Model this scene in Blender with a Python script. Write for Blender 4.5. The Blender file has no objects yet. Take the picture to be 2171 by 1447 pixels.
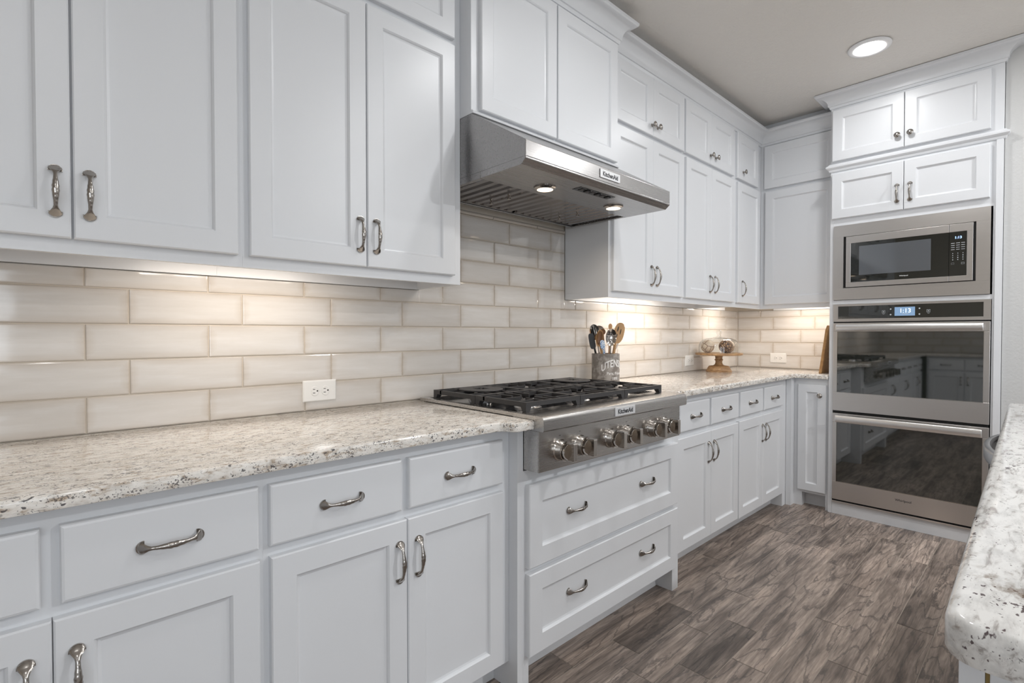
import bpy, bmesh, math, random
from mathutils import Vector, Matrix
from math import radians as RAD, sin, cos, pi

SC = bpy.context.scene
COL = SC.collection

# ------------------------------------------------------------------ camera
F_PX, YAW, PITCH, ROLL = 1083.608, 46.6937, -0.935836, -0.013455
CAM = Vector((0.0, -1.84, 1.19276))
def make_camera():
    y, p, r = RAD(YAW), RAD(PITCH), RAD(ROLL)
    f = Vector((cos(y)*cos(p), sin(y)*cos(p), sin(p)))
    rt = Vector((sin(y), -cos(y), 0)); up = rt.cross(f)
    R = rt*cos(r) + up*sin(r); U = -rt*sin(r) + up*cos(r)
    cd = bpy.data.cameras.new('camera'); c = bpy.data.objects.new('camera', cd); COL.objects.link(c)
    cd.sensor_fit = 'HORIZONTAL'; cd.sensor_width = 36.0; cd.lens = F_PX/2171*36.0
    cd.clip_start = 0.02; cd.clip_end = 100
    c.matrix_world = Matrix(((R.x, U.x, -f.x, CAM.x), (R.y, U.y, -f.y, CAM.y), (R.z, U.z, -f.z, CAM.z), (0, 0, 0, 1)))
    SC.camera = c
make_camera()

# ------------------------------------------------------------------ exposure, sky, daylight
SC.view_settings.view_transform = 'Standard'
SC.view_settings.look = 'None'
SC.view_settings.exposure = 0.07
SC.view_settings.gamma = 1.0
SC.view_settings.use_curve_mapping = False
W = bpy.data.worlds.new('sky'); SC.world = W; W.use_nodes = True
W.node_tree.nodes['Background'].inputs[0].default_value = (0.80, 0.90, 1.0, 1)
W.node_tree.nodes['Background'].inputs[1].default_value = 1.0

CEIL_W, WIN_W, LED_W, HOOD_W = 8.6, 24.5, 1.08, 0.6
CEIL_COL, WIN_COL, WARM = (0.975, 0.99, 1.0), (0.86, 0.93, 1.0), (1.0, 0.89, 0.77)

def area(name, loc, sx, sy, power, col, rot=(0, 0, 0), shape='RECTANGLE', spread=180, parent=None):
    l = bpy.data.lights.new(name, 'AREA'); l.shape = shape; l.size = sx
    if shape in ('RECTANGLE', 'ELLIPSE'): l.size_y = sy
    l.energy = power; l.color = col; l.spread = RAD(spread)
    o = bpy.data.objects.new(name, l); COL.objects.link(o)
    o.rotation_euler = rot
    if parent is not None:
        o.parent = parent; o.location = Vector(loc) - WORLD[parent.name]
    else: o.location = loc
    return o

WORLD = {}
XL_W = -1.75        # wall at the near end of the room
CEIL_Z = 2.755
XR = 4.354          # wall behind the short counter
Y_FRONT = -5.6      # far side of the room, behind the camera
WINDOWS = [(-1.60, -0.10)]
for i, (a, b) in enumerate(WINDOWS):       # daylight through the windows behind the camera
    area('daylight', ((a+b)/2, Y_FRONT-0.12, 1.55), b-a, 1.5, WIN_W, WIN_COL, rot=(RAD(90), 0, 0))
area('daylight', (XL_W-0.12, -4.15, 1.55), 1.5, 1.7, WIN_W*1.2, WIN_COL, rot=(0, RAD(-90), 0))  # added fill light, shining in through the made-up side window

# ------------------------------------------------------------------ materials
def nt(name):
    m = bpy.data.materials.new(name); m.use_nodes = True
    n = m.node_tree.nodes; return m, n, m.node_tree.links, n['Principled BSDF']
def mat(name, col, rough=0.5, metal=0.0, ior=1.5, emit=None, estr=0.0, coat=0.0):
    m, n, l, b = nt(name)
    b.inputs['Base Color'].default_value = (*col, 1); b.inputs['Roughness'].default_value = rough
    b.inputs['Metallic'].default_value = metal; b.inputs['IOR'].default_value = ior
    b.inputs['Coat Weight'].default_value = coat
    if emit: b.inputs['Emission Color'].default_value = (*emit, 1); b.inputs['Emission Strength'].default_value = estr
    return m
def ramp(n, stops, interp='LINEAR'):
    r = n.new('ShaderNodeValToRGB'); e = r.color_ramp.elements; r.color_ramp.interpolation = interp
    while len(e) < len(stops): e.new(0.5)
    for k, (p, c) in enumerate(stops):
        e[k].position = p; e[k].color = (*c, 1) if len(c) == 3 else c
    return r
def g(v): return (v, v, v)
def noise(n, l, vec, scale, detail=4, rough=0.55, dist=0.0):
    t = n.new('ShaderNodeTexNoise'); t.inputs['Scale'].default_value = scale; t.inputs['Detail'].default_value = detail
    t.inputs['Roughness'].default_value = rough; t.inputs['Distortion'].default_value = dist
    if vec is not None: l.new(vec, t.inputs['Vector'])
    return t
def mapping(n, l, vec, scale=(1, 1, 1), loc=(0, 0, 0), rot=(0, 0, 0)):
    m = n.new('ShaderNodeMapping'); m.inputs['Scale'].default_value = scale; m.inputs['Location'].default_value = loc
    m.inputs['Rotation'].default_value = rot
    l.new(vec, m.inputs['Vector']); return m.outputs[0]
def mixc(n, l, fac, a, b, mode='MIX'):
    m = n.new('ShaderNodeMix'); m.data_type = 'RGBA'; m.blend_type = mode
    for sock, v in ((m.inputs['Factor'], fac), (m.inputs['A'], a), (m.inputs['B'], b)):
        pass
    def put(s, v):
        if hasattr(v, 'is_linked') or hasattr(v, 'links'): l.new(v, s)
        elif isinstance(v, (int, float)): s.default_value = v
        else: s.default_value = (*v, 1)
    put(m.inputs[0], fac); put(m.inputs[6], a); put(m.inputs[7], b)
    return m.outputs[2]
def math_(n, l, op, a, b=None, clamp=False):
    m = n.new('ShaderNodeMath'); m.operation = op; m.use_clamp = clamp
    for i, v in enumerate((a, b)):
        if v is None: continue
        if isinstance(v, (int, float)): m.inputs[i].default_value = v
        else: l.new(v, m.inputs[i])
    return m.outputs[0]
def bump(n, l, b, height, strength=0.3, dist=0.002):
    bp = n.new('ShaderNodeBump'); bp.inputs['Strength'].default_value = strength; bp.inputs['Distance'].default_value = dist
    l.new(height, bp.inputs['Height']); l.new(bp.outputs[0], b.inputs['Normal'])
def world_pos(n): return n.new('ShaderNodeNewGeometry').outputs['Position']

def m_paint(name, col, rough, bs=0.0, bscale=300, detail=2):
    m, n, l, b = nt(name)
    b.inputs['Base Color'].default_value = (*col, 1); b.inputs['Roughness'].default_value = rough
    if bs:
        t = noise(n, l, world_pos(n), bscale, detail); bump(n, l, b, t.outputs[0], bs, 0.004)
    return m
WHITE = m_paint('white_cabinet_paint', (0.742, 0.755, 0.778), 0.33, 0.03, 90)
WALLP = m_paint('grey_wall_paint', (0.58, 0.58, 0.575), 0.6, 0.35, 75, 3)
CEILP = m_paint('grey_ceiling_paint', (0.74, 0.71, 0.67), 0.5, 1.0, 60, 3)
BEIGE = m_paint('beige_wall_paint', (0.66, 0.60, 0.52), 0.5)

def m_steel(name, col, rough, axis):
    m, n, l, b = nt(name)
    b.inputs['Metallic'].default_value = 1.0
    sc = {'x': (1.5, 220, 220), 'y': (220, 1.5, 220), 'z': (220, 220, 1.5)}[axis]
    t = noise(n, l, mapping(n, l, world_pos(n), sc), 1.0, 2)
    r = ramp(n, [(0.3, tuple(c*0.985 for c in col)), (0.7, col)]); l.new(t.outputs[0], r.inputs[0]); l.new(r.outputs[0], b.inputs['Base Color'])
    rr = ramp(n, [(0.3, g(rough-0.008)), (0.7, g(rough+0.008))]); l.new(t.outputs[0], rr.inputs[0]); l.new(rr.outputs[0], b.inputs['Roughness'])
    return m
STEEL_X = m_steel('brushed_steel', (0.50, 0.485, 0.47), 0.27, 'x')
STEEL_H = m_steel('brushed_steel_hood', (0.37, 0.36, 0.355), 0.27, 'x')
SLAT = mat('dark_steel_slat', (0.30, 0.28, 0.27), 0.2, 1.0)
STEEL_Y = m_steel('brushed_steel_oven', (0.68, 0.655, 0.635), 0.29, 'y')
GLASSO = mat('oven_door_glass', (0.008, 0.011, 0.009), 0.03, 0, 2.5)
CHROME = mat('polished_nickel', (0.50, 0.465, 0.43), 0.12, 1.0)
PEWTER = mat('antique_pewter', (0.40, 0.375, 0.35), 0.2, 1.0)
SILVER = mat('burner_aluminium', (0.75, 0.75, 0.76), 0.3, 1.0)
IRON = m_paint('cast_iron', (0.035, 0.033, 0.034), 0.48, 0.25, 400)
BLACK = mat('black_enamel', (0.012, 0.012, 0.014), 0.12)
DARK = mat('dark_gap', (0.01, 0.01, 0.01), 0.6)
GLASSB = mat('black_oven_glass', (0.008, 0.010, 0.009), 0.03, 0, 1.95)
GLASSM = mat('microwave_mesh_window', (0.10, 0.11, 0.125), 0.06, 0, 2.1)
PLASTIC = mat('white_plastic', (0.80, 0.79, 0.77), 0.3)
INK = mat('dark_print', (0.03, 0.03, 0.035), 0.5)
PRINT = mat('white_print', (0.80, 0.80, 0.80), 0.6)
KEYS = mat('keypad_print', (0.55, 0.58, 0.6), 0.5)
BADGE = mat('badge_plate', (0.72, 0.72, 0.73), 0.35, 0.3)
SCREEN = mat('oven_screen', (0.05, 0.08, 0.12), 0.2, emit=(0.20, 0.31, 0.47), estr=1.0)
DIGIT = mat('display_digits', (0.8, 0.9, 1), 0.4, emit=(0.75, 0.88, 1.0), estr=0.8)
LEDW = mat('warm_led_diffuser', (1, 0.9, 0.75), 0.4, emit=WARM, estr=6.0)
LENS = mat('ceiling_light_lens', (1, 1, 1), 0.4, emit=(1.0, 0.97, 0.94), estr=22.0)
HLENS = mat('hood_light_lens', (1, 0.95, 0.85), 0.4, emit=(1.0, 0.80, 0.60), estr=6.0)
FIXW = mat('white_fixture', (0.85, 0.85, 0.86), 0.35)
SINKM = mat('satin_steel', (0.46, 0.47, 0.49), 0.32, 1.0)
BRASS = mat('brass', (0.42, 0.32, 0.14), 0.3, 1.0)
RUBBER = mat('black_silicone', (0.015, 0.015, 0.016), 0.45)
HOLE = mat('black_socket_hole', (0.02, 0.015, 0.012), 0.7)

def m_tile():
    m, n, l, b = nt('glazed_tile')
    uv = n.new('ShaderNodeUVMap').outputs[0]
    at = n.new('ShaderNodeAttribute'); at.attribute_name = 'rnd'
    rnd = at.outputs['Fac']
    sep = n.new('ShaderNodeSeparateXYZ'); l.new(uv, sep.inputs[0])
    du = math_(n, l, 'MINIMUM', sep.outputs[0], math_(n, l, 'SUBTRACT', 1.0, sep.outputs[0]))
    dv = math_(n, l, 'MINIMUM', sep.outputs[1], math_(n, l, 'SUBTRACT', 1.0, sep.outputs[1]))
    du = math_(n, l, 'MULTIPLY', du, 3.0)
    ed = math_(n, l, 'MINIMUM', du, dv)
    comb = n.new('ShaderNodeCombineXYZ')
    l.new(math_(n, l, 'MULTIPLY', sep.outputs[0], 1.6), comb.inputs[0]); l.new(math_(n, l, 'MULTIPLY', sep.outputs[1], 4.2), comb.inputs[1])
    l.new(math_(n, l, 'MULTIPLY', rnd, 60.0), comb.inputs[2])
    t = noise(n, l, comb.outputs[0], 1.0, 5, 0.6)
    e2 = math_(n, l, 'ADD', ed, math_(n, l, 'MULTIPLY', math_(n, l, 'SUBTRACT', t.outputs[0], 0.5), 0.12))
    re = ramp(n, [(0.0, (0.53, 0.475, 0.42)), (0.06, (0.585, 0.54, 0.495)), (0.24, (0.635, 0.605, 0.575))]); l.new(e2, re.inputs[0])
    rs = ramp(n, [(0.30, (0.945, 0.94, 0.93)), (0.55, (1.0, 1.0, 1.0)), (0.75, (1.06, 1.075, 1.09))]); l.new(t.outputs[0], rs.inputs[0])
    c = mixc(n, l, 1.0, re.outputs[0], rs.outputs[0], 'MULTIPLY')
    rr = ramp(n, [(0.0, g(0.95)), (1.0, (1.04, 1.05, 1.06))]); l.new(rnd, rr.inputs[0])
    c = mixc(n, l, 1.0, c, rr.outputs[0], 'MULTIPLY')
    l.new(c, b.inputs['Base Color']); b.inputs['Roughness'].default_value = 0.07; b.inputs['IOR'].default_value = 1.55
    w = noise(n, l, mapping(n, l, world_pos(n), (5, 5, 13)), 1.0, 2); bump(n, l, b, w.outputs[0], 0.25, 0.004)
    return m
TILE = m_tile()
GROUT = m_paint('beige_grout', (0.66, 0.59, 0.50), 0.8)

def m_granite(name, base, streak, dark, sxy, edge_amt, big=False):
    m, n, l, b = nt(name)
    P = world_pos(n)
    s1 = noise(n, l, mapping(n, l, P, sxy, rot=(0, 0, 0.08)), 1.0, 6, 0.62, 0.6)
    r1 = ramp(n, [(0.47, base), (0.56, tuple(0.80*x+0.20*y for x, y in zip(base, streak))), (0.66, streak)] if big else [(0.44, base), (0.54, tuple(0.76*x+0.24*y for x, y in zip(base, streak))), (0.65, streak)]); l.new(s1.outputs[0], r1.inputs[0])
    s2 = noise(n, l, mapping(n, l, P, (30, 55, 55), (3, 7, 1)), 1.0, 4, 0.6)
    r2 = ramp(n, [(0.36, g(0.86)), (0.52, g(1.03))]); l.new(s2.outputs[0], r2.inputs[0])
    c = mixc(n, l, 1.0, r1.outputs[0], r2.outputs[0], 'MULTIPLY')
    # fine dark crystals, gathered in drifts
    s3 = noise(n, l, mapping(n, l, P, (85, 150, 120), (9, 2, 5)), 1.0, 2, 0.5)
    s4 = noise(n, l, mapping(n, l, P, (9, 16, 16), (1, 4, 8)), 1.0, 3, 0.55)
    k = math_(n, l, 'ADD', s3.outputs[0], math_(n, l, 'MULTIPLY', math_(n, l, 'SUBTRACT', s4.outputs[0], 0.5), edge_amt))
    r3 = ramp(n, [(0.70 if big else 0.635, g(0)), (0.74 if big else 0.70, g(0.9))]); l.new(k, r3.inputs[0])
    c = mixc(n, l, r3.outputs[0], c, dark)
    if True:
        s6 = noise(n, l, mapping(n, l, P, (300, 330, 330), (2, 2, 6)), 1.0, 2, 0.5)
        s7 = noise(n, l, mapping(n, l, P, (20, 45, 45), (5, 1, 3)), 1.0, 4, 0.6)
        k2 = math_(n, l, 'ADD', s6.outputs[0], math_(n, l, 'MULTIPLY', math_(n, l, 'SUBTRACT', s7.outputs[0], 0.5), 0.75))
        r6 = ramp(n, [(0.70, g(0)), (0.76, g(0.7))] if big else [(0.62, g(0)), (0.68, g(0.85))]); l.new(k2, r6.inputs[0])
        c = mixc(n, l, r6.outputs[0], c, (0.095, 0.085, 0.085))
    if big:
        s5 = noise(n, l, mapping(n, l, P, (11, 20, 20), (4, 4, 4)), 1.0, 5, 0.6, 0.4)
        r5 = ramp(n, [(0.62, g(0)), (0.70, g(0.7))]); l.new(s5.outputs[0], r5.inputs[0])
        c = mixc(n, l, r5.outputs[0], c, (0.20, 0.135, 0.085))
    l.new(c, b.inputs['Base Color']); b.inputs['Roughness'].default_value = 0.09; b.inputs['IOR'].default_value = 1.5
    return m
GRANITE = m_granite('cream_granite', (0.88, 0.845, 0.795), (0.48, 0.39, 0.305), (0.05, 0.045, 0.05), (38, 120, 95), 0.42)
GRANITE_I = m_granite('white_granite', (0.82, 0.81, 0.79), (0.40, 0.37, 0.35), (0.06, 0.03, 0.035), (18, 75, 60), 0.62, True)

def m_floor():
    m, n, l, b = nt('wood_look_plank')
    uv = n.new('ShaderNodeUVMap').outputs[0]
    def attr(nm):
        a = n.new('ShaderNodeAttribute'); a.attribute_name = nm; return a.outputs['Fac']
    rnd, tint = attr('rnd'), attr('tint')
    comb = n.new('ShaderNodeCombineXYZ'); l.new(math_(n, l, 'MULTIPLY', rnd, 90.0), comb.inputs[2])
    add = n.new('ShaderNodeVectorMath'); add.operation = 'ADD'; l.new(uv, add.inputs[0]); l.new(comb.outputs[0], add.inputs[1])
    V = add.outputs[0]
    big = noise(n, l, mapping(n, l, V, (1.0, 7.0, 1)), 1.0, 2, 0.45, 0.6)
    fine = noise(n, l, mapping(n, l, V, (12, 150, 1)), 1.0, 3, 0.6, 0.4)
    mid = noise(n, l, mapping(n, l, V, (2.8, 34, 1)), 1.0, 5, 0.62, 0.9)
    jag = noise(n, l, mapping(n, l, V, (45, 90, 1), (1, 6, 2)), 1.0, 3, 0.6)
    pat = noise(n, l, mapping(n, l, V, (2.2, 9, 1), (7, 3, 2)), 1.0, 3, 0.55, 0.8)
    # growth-ring contour lines
    ph = math_(n, l, 'ADD', math_(n, l, 'MULTIPLY', big.outputs[0], 75.0), math_(n, l, 'ADD', math_(n, l, 'MULTIPLY', mid.outputs[0], 5.0), math_(n, l, 'MULTIPLY', jag.outputs[0], 2.6)))
    sn = math_(n, l, 'SINE', ph)
    rl = ramp(n, [(0.90, g(0)), (1.0, g(1))]); l.new(math_(n, l, 'ADD', math_(n, l, 'MULTIPLY', sn, 0.5), 0.5), rl.inputs[0])
    rb = ramp(n, [(0.28, (0.135, 0.110, 0.096)), (0.46, (0.272, 0.220, 0.187)), (0.66, (0.42, 0.343, 0.293))]); l.new(mid.outputs[0], rb.inputs[0])
    rf = ramp(n, [(0.35, g(0.78)), (0.62, g(1.14))]); l.new(fine.outputs[0], rf.inputs[0])
    c = mixc(n, l, 1.0, rb.outputs[0], rf.outputs[0], 'MULTIPLY')
    rp = ramp(n, [(0.34, (0.56, 0.55, 0.55)), (0.52, g(1.0)), (0.68, (1.20, 1.18, 1.16))]); l.new(pat.outputs[0], rp.inputs[0])
    c = mixc(n, l, 1.0, c, rp.outputs[0], 'MULTIPLY')
    lf = math_(n, l, 'MULTIPLY', rl.outputs[0], 0.62)
    c = mixc(n, l, lf, c, (0.075, 0.064, 0.060))
    tc = n.new('ShaderNodeCombineColor')
    for i in range(3): l.new(tint, tc.inputs[i])
    c = mixc(n, l, 1.0, c, tc.outputs[0], 'MULTIPLY')
    l.new(c, b.inputs['Base Color']); b.inputs['Roughness'].default_value = 0.42
    bump(n, l, b, mid.outputs[0], 0.15, 0.002)
    return m
FLOORM = m_floor()
FGROUT = m_paint('floor_grout', (0.40, 0.345, 0.295), 0.8)

def m_wood(name, light, dark, sc=(14, 14, 90)):
    m, n, l, b = nt(name)
    tc = n.new('ShaderNodeTexCoord').outputs['Object']
    t = noise(n, l, mapping(n, l, tc, sc), 1.0, 4, 0.6, 0.6)
    r = ramp(n, [(0.35, dark), (0.65, light)]); l.new(t.outputs[0], r.inputs[0]); l.new(r.outputs[0], b.inputs['Base Color'])
    b.inputs['Roughness'].default_value = 0.45
    return m
WOOD = m_wood('acacia_wood', (0.50, 0.31, 0.155), (0.25, 0.135, 0.06), (9, 30, 90))
WOODL = m_wood('beech_wood', (0.55, 0.34, 0.17), (0.44, 0.25, 0.11), (40, 40, 10))
WOODD = m_wood('brown_wood', (0.26, 0.13, 0.06), (0.16, 0.075, 0.03), (40, 40, 10))
WOODB = m_wood('cutting_board_wood', (0.52, 0.30, 0.12), (0.40, 0.21, 0.08), (20, 20, 40))
def m_speckle(name, a, b_, scale, lo=0.45, hi=0.6, rough=0.6):
    m, n, l, b = nt(name)
    t = noise(n, l, n.new('ShaderNodeTexCoord').outputs['Object'], scale, 5, 0.65)
    r = ramp(n, [(lo, a), (hi, b_)]); l.new(t.outputs[0], r.inputs[0]); l.new(r.outputs[0], b.inputs['Base Color'])
    b.inputs['Roughness'].default_value = rough; bump(n, l, b, t.outputs[0], 0.2, 0.002)
    return m
CONCRETE = m_speckle('grey_concrete', (0.20, 0.18, 0.165), (0.37, 0.345, 0.325), 28)
BLUEPAT = m_speckle('blue_white_pattern', (0.10, 0.24, 0.50), (0.75, 0.80, 0.85), 160, 0.48, 0.52, 0.3)
def m_cracked(name, base, line, scale, width):
    m, n, l, b = nt(name)
    v = n.new('ShaderNodeTexVoronoi'); v.feature = 'DISTANCE_TO_EDGE'; v.inputs['Scale'].default_value = scale
    l.new(n.new('ShaderNodeTexCoord').outputs['Object'], v.inputs['Vector'])
    r = ramp(n, [(width*0.5, line), (width, base)]); l.new(v.outputs['Distance'], r.inputs[0]); l.new(r.outputs[0], b.inputs['Base Color'])
    b.inputs['Roughness'].default_value = 0.35
    bump(n, l, b, v.outputs['Distance'], 0.5, 0.004)
    return m
BALLW = m_cracked('cream_ball', (0.70, 0.58, 0.46), (0.16, 0.07, 0.03), 22, 0.05)
BALLB = m_cracked('brown_woven_ball', (0.46, 0.27, 0.14), (0.06, 0.022, 0.008), 75, 0.20)
def m_dome():
    m, n, l, b = nt('clear_glass')
    n.remove(b); out = n['Material Output']
    tr = n.new('ShaderNodeBsdfTransparent'); tr.inputs[0].default_value = (0.96, 0.965, 0.96, 1)
    gl = n.new('ShaderNodeBsdfGlossy'); gl.inputs['Roughness'].default_value = 0.02
    lw = n.new('ShaderNodeLayerWeight'); lw.inputs['Blend'].default_value = 0.5
    fr = ramp(n, [(0.0, g(0.035)), (0.5, g(0.07)), (0.8, g(0.28)), (1.0, g(0.85))]); l.new(lw.outputs['Facing'], fr.inputs[0])
    mx = n.new('ShaderNodeMixShader'); l.new(fr.outputs[0], mx.inputs[0]); l.new(tr.outputs[0], mx.inputs[1]); l.new(gl.outputs[0], mx.inputs[2])
    l.new(mx.outputs[0], out.inputs[0]); return m
GLASSC = m_dome()

# ------------------------------------------------------------------ mesh helpers
class MB:
    def __init__(s): s.v, s.f, s.uv, s.at, s.k = [], [], [], [], 0
    def add(s, vs, fs, uvs=None, at=None):
        o = len(s.v); s.v += [tuple(p) for p in vs]; s.f += [tuple(i+o for i in f) for f in fs]
        if uvs is not None: s.uv += list(uvs)
        if at is not None: s.at += [at]*len(fs)
        return s
    def box(s, x0, x1, y0, y1, z0, z1):
        e = 0.00007*(s.k % 7); s.k += 1                  # keeps faces of neighbouring boxes from coinciding
        x0, x1 = min(x0, x1)+e, max(x0, x1)-e; y0, y1 = min(y0, y1)+e, max(y0, y1)-e; z0 += e; z1 -= e
        return s.add([(x, y, z) for z in (z0, z1) for y in (y0, y1) for x in (x0, x1)],
                     [(0, 2, 3, 1), (4, 5, 7, 6), (0, 1, 5, 4), (2, 6, 7, 3), (0, 4, 6, 2), (1, 3, 7, 5)])
    def loft(s, rings, cap0=True, cap1=True, closed=True):
        n = len(rings[0]); vs = [p for r in rings for p in r]; fs = []
        for i in range(len(rings)-1):
            for j in range(n if closed else n-1):
                k = (j+1) % n
                fs.append((i*n+j, i*n+k, (i+1)*n+k, (i+1)*n+j))
        if cap0: fs.append(tuple(range(n-1, -1, -1)))
        if cap1: fs.append(tuple((len(rings)-1)*n+j for j in range(n)))
        return s.add(vs, fs)
    def lathe(s, prof, c=(0, 0, 0), n=28, axis='z', cap=True):
        rings = []
        for r, h in prof:
            ring = []
            for j in range(n):
                a = 2*pi*j/n; p = (r*cos(a), r*sin(a), h)
                if axis == '-y': p = (p[0], -p[2], p[1])
                elif axis == '-x': p = (-p[2], p[0], p[1])
                ring.append((p[0]+c[0], p[1]+c[1], p[2]+c[2]))
            rings.append(ring)
        return s.loft(rings, cap, cap)
    def tube(s, pts, rad, n=10, flat=1.0):
        pts = [Vector(p) for p in pts]; rings = []; m = len(pts)
        up = Vector((0.13, 0.31, 0.94)).normalized()
        for i, p in enumerate(pts):
            t = (pts[min(i+1, m-1)]-pts[max(i-1, 0)]).normalized()
            a = t.cross(up); a = a.normalized() if a.length > 1e-4 else t.orthogonal().normalized()
            b_ = t.cross(a)
            r = rad[i] if isinstance(rad, (list, tuple)) else rad
            rings.append([tuple(p + a*(r*cos(2*pi*j/n)) + b_*(r*flat*sin(2*pi*j/n))) for j in range(n)])
        return s.loft(rings)
    def prism(s, poly, a0, a1, axis):
        def P(q, h):
            return (h, q[0], q[1]) if axis == 'x' else ((q[0], h, q[1]) if axis == 'y' else (q[0], q[1], h))
        return s.loft([[P(q, a0) for q in poly], [P(q, a1) for q in poly]])
    def build(s, name, m, parent=None, smooth=None, bevel=0.0, segs=2, origin=None, fix=True):
        me = bpy.data.meshes.new(name)
        xs, ys, zs = zip(*s.v)
        if origin is None:
            origin = Vector(((min(xs)+max(xs))/2, (min(ys)+max(ys))/2, min(zs)))
        origin = Vector(origin)
        me.from_pydata([tuple(Vector(p)-origin) for p in s.v], [], s.f)
        if s.uv:
            u = me.uv_layers.new(name='UVMap')
            for lp in me.loops: u.data[lp.index].uv = s.uv[lp.vertex_index]
        if s.at:
            names = [k for k in s.at[0]]
            for nm in names:
                a = me.attributes.new(nm, 'FLOAT', 'FACE')
                a.data.foreach_set('value', [d[nm] for d in s.at])
        if fix:
            bm = bmesh.new(); bm.from_mesh(me); bmesh.ops.recalc_face_normals(bm, faces=bm.faces); bm.to_mesh(me); bm.free()
        me.materials.append(m)
        if smooth is not None:
            me.shade_smooth(); me.set_sharp_from_angle(angle=RAD(smooth))
        return place(name, me, origin, parent, bevel, segs)
def place(name, me, origin, parent=None, bevel=0.0, segs=2, rot=None):
    o = bpy.data.objects.new(name, me); COL.objects.link(o)
    WORLD[o.name] = Vector(origin)
    if parent is not None:
        o.parent = parent; o.location = Vector(origin) - WORLD[parent.name]
    else: o.location = origin
    if rot: o.rotation_euler = rot
    if bevel:
        b = o.modifiers.new('bevel', 'BEVEL'); b.width = bevel; b.segments = segs; b.limit_method = 'ANGLE'; b.angle_limit = RAD(40); b.harden_normals = False
    return o
def thing(name, label, cat, loc, group=None):
    o = bpy.data.objects.new(name, None); COL.objects.link(o); o.location = loc; o.empty_display_size = 0.05
    WORLD[o.name] = Vector(loc); return tag(o, label, cat, group)
def tag(o, label, cat, group=None):
    o['label'] = label; o['category'] = cat
    if group: o['group'] = group
    return o
def struct(o): o['kind'] = 'structure'; return o
def plabel(o, t): o['label'] = t; return o

FONT_CACHE = {}
def text_mesh(s, bold=0.0, space=1.0):
    cu = bpy.data.curves.new('lettering', 'FONT'); cu.body = s; cu.extrude = 0.02; cu.offset = bold; cu.resolution_u = 3; cu.space_character = space
    o = bpy.data.objects.new('lettering', cu); COL.objects.link(o)
    dg = bpy.context.evaluated_depsgraph_get(); me = bpy.data.meshes.new_from_object(o.evaluated_get(dg))
    vs = [v.co.copy() for v in me.vertices]; fs = [tuple(p.vertices) for p in me.polygons]
    bpy.data.objects.remove(o); bpy.data.curves.remove(cu); bpy.data.meshes.remove(me)
    x0, x1 = min(v.x for v in vs), max(v.x for v in vs); y0, y1 = min(v.y for v in vs), max(v.y for v in vs)
    return [((v.x-(x0+x1)/2)/(x1-x0), (v.y-(y0+y1)/2)/(x1-x0), v.z) for v in vs], fs
def lettering(s, name, m, parent, c, width, face, thick=0.0006, bold=0.0, hscale=1.0, space=1.0):
    """flat lettering centred at c; face 'back' looks to -y, 'right' looks to -x"""
    vs, fs = text_mesh(s, bold, space); b = MB(); out = []
    for x, y, z in vs:
        u, w, t = x*width, y*width*hscale, (1 if z > 0 else 0)*thick
        out.append((c[0]+u, c[1]-t, c[2]+w) if face == 'back' else (c[0]-t, c[1]-u, c[2]+w))
    b.add(out, fs); return b.build(name, m, parent)

# ------------------------------------------------------------------ cabinet parts
class Face:
    """u runs along the wall, d away from it, z up"""
    def __init__(s, kind): s.kind = kind; s.rz = {'back': 0, 'right': RAD(-90), 'left': RAD(90), 'end': RAD(-90)}[kind]
    def __call__(s, u, d, z):
        if s.kind == 'back': return (u, -d, z)
        if s.kind in ('right', 'end'): return (XR-d, -u, z)     # u counts from the back wall towards the room
        return (XL+d, -u, z)
XL = -1.75
BK, RT, LF = Face('back'), Face('right'), Face('left')

def rect(fc, u0, u1, z0, z1, d, i): return [fc(u0+i, d, z0+i), fc(u1-i, d, z0+i), fc(u1-i, d, z1-i), fc(u0+i, d, z1-i)]
def shaker(fc, u0, u1, z0, z1, d, parent, name='door', w=0.06, t=0.02):
    b = MB()
    prof = [(0, 0), (0, t-0.003), (0.003, t), (w-0.004, t), (w, t-0.004), (w+0.002, t-0.008), (w+0.006, t-0.0095), (w+0.008, t-0.010)]
    b.loft([rect(fc, u0, u1, z0, z1, d+dd, i) for i, dd in prof])
    return b.build(name, WHITE, parent)
def slab(fc, u0, u1, z0, z1, d, parent, name='drawer', t=0.02):
    b = MB(); b.loft([rect(fc, u0, u1, z0, z1, d+dd, i) for i, dd in [(0, 0), (0, t-0.005), (0.002, t-0.0015), (0.006, t)]])
    return b.build(name, WHITE, parent)
def fbox(b, fc, u0, u1, d0, d1, z0, z1):
    p, q = fc(u0, d0, z0), fc(u1, d1, z1)
    b.box(p[0], q[0], p[1], q[1], z0, z1); return b

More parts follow.
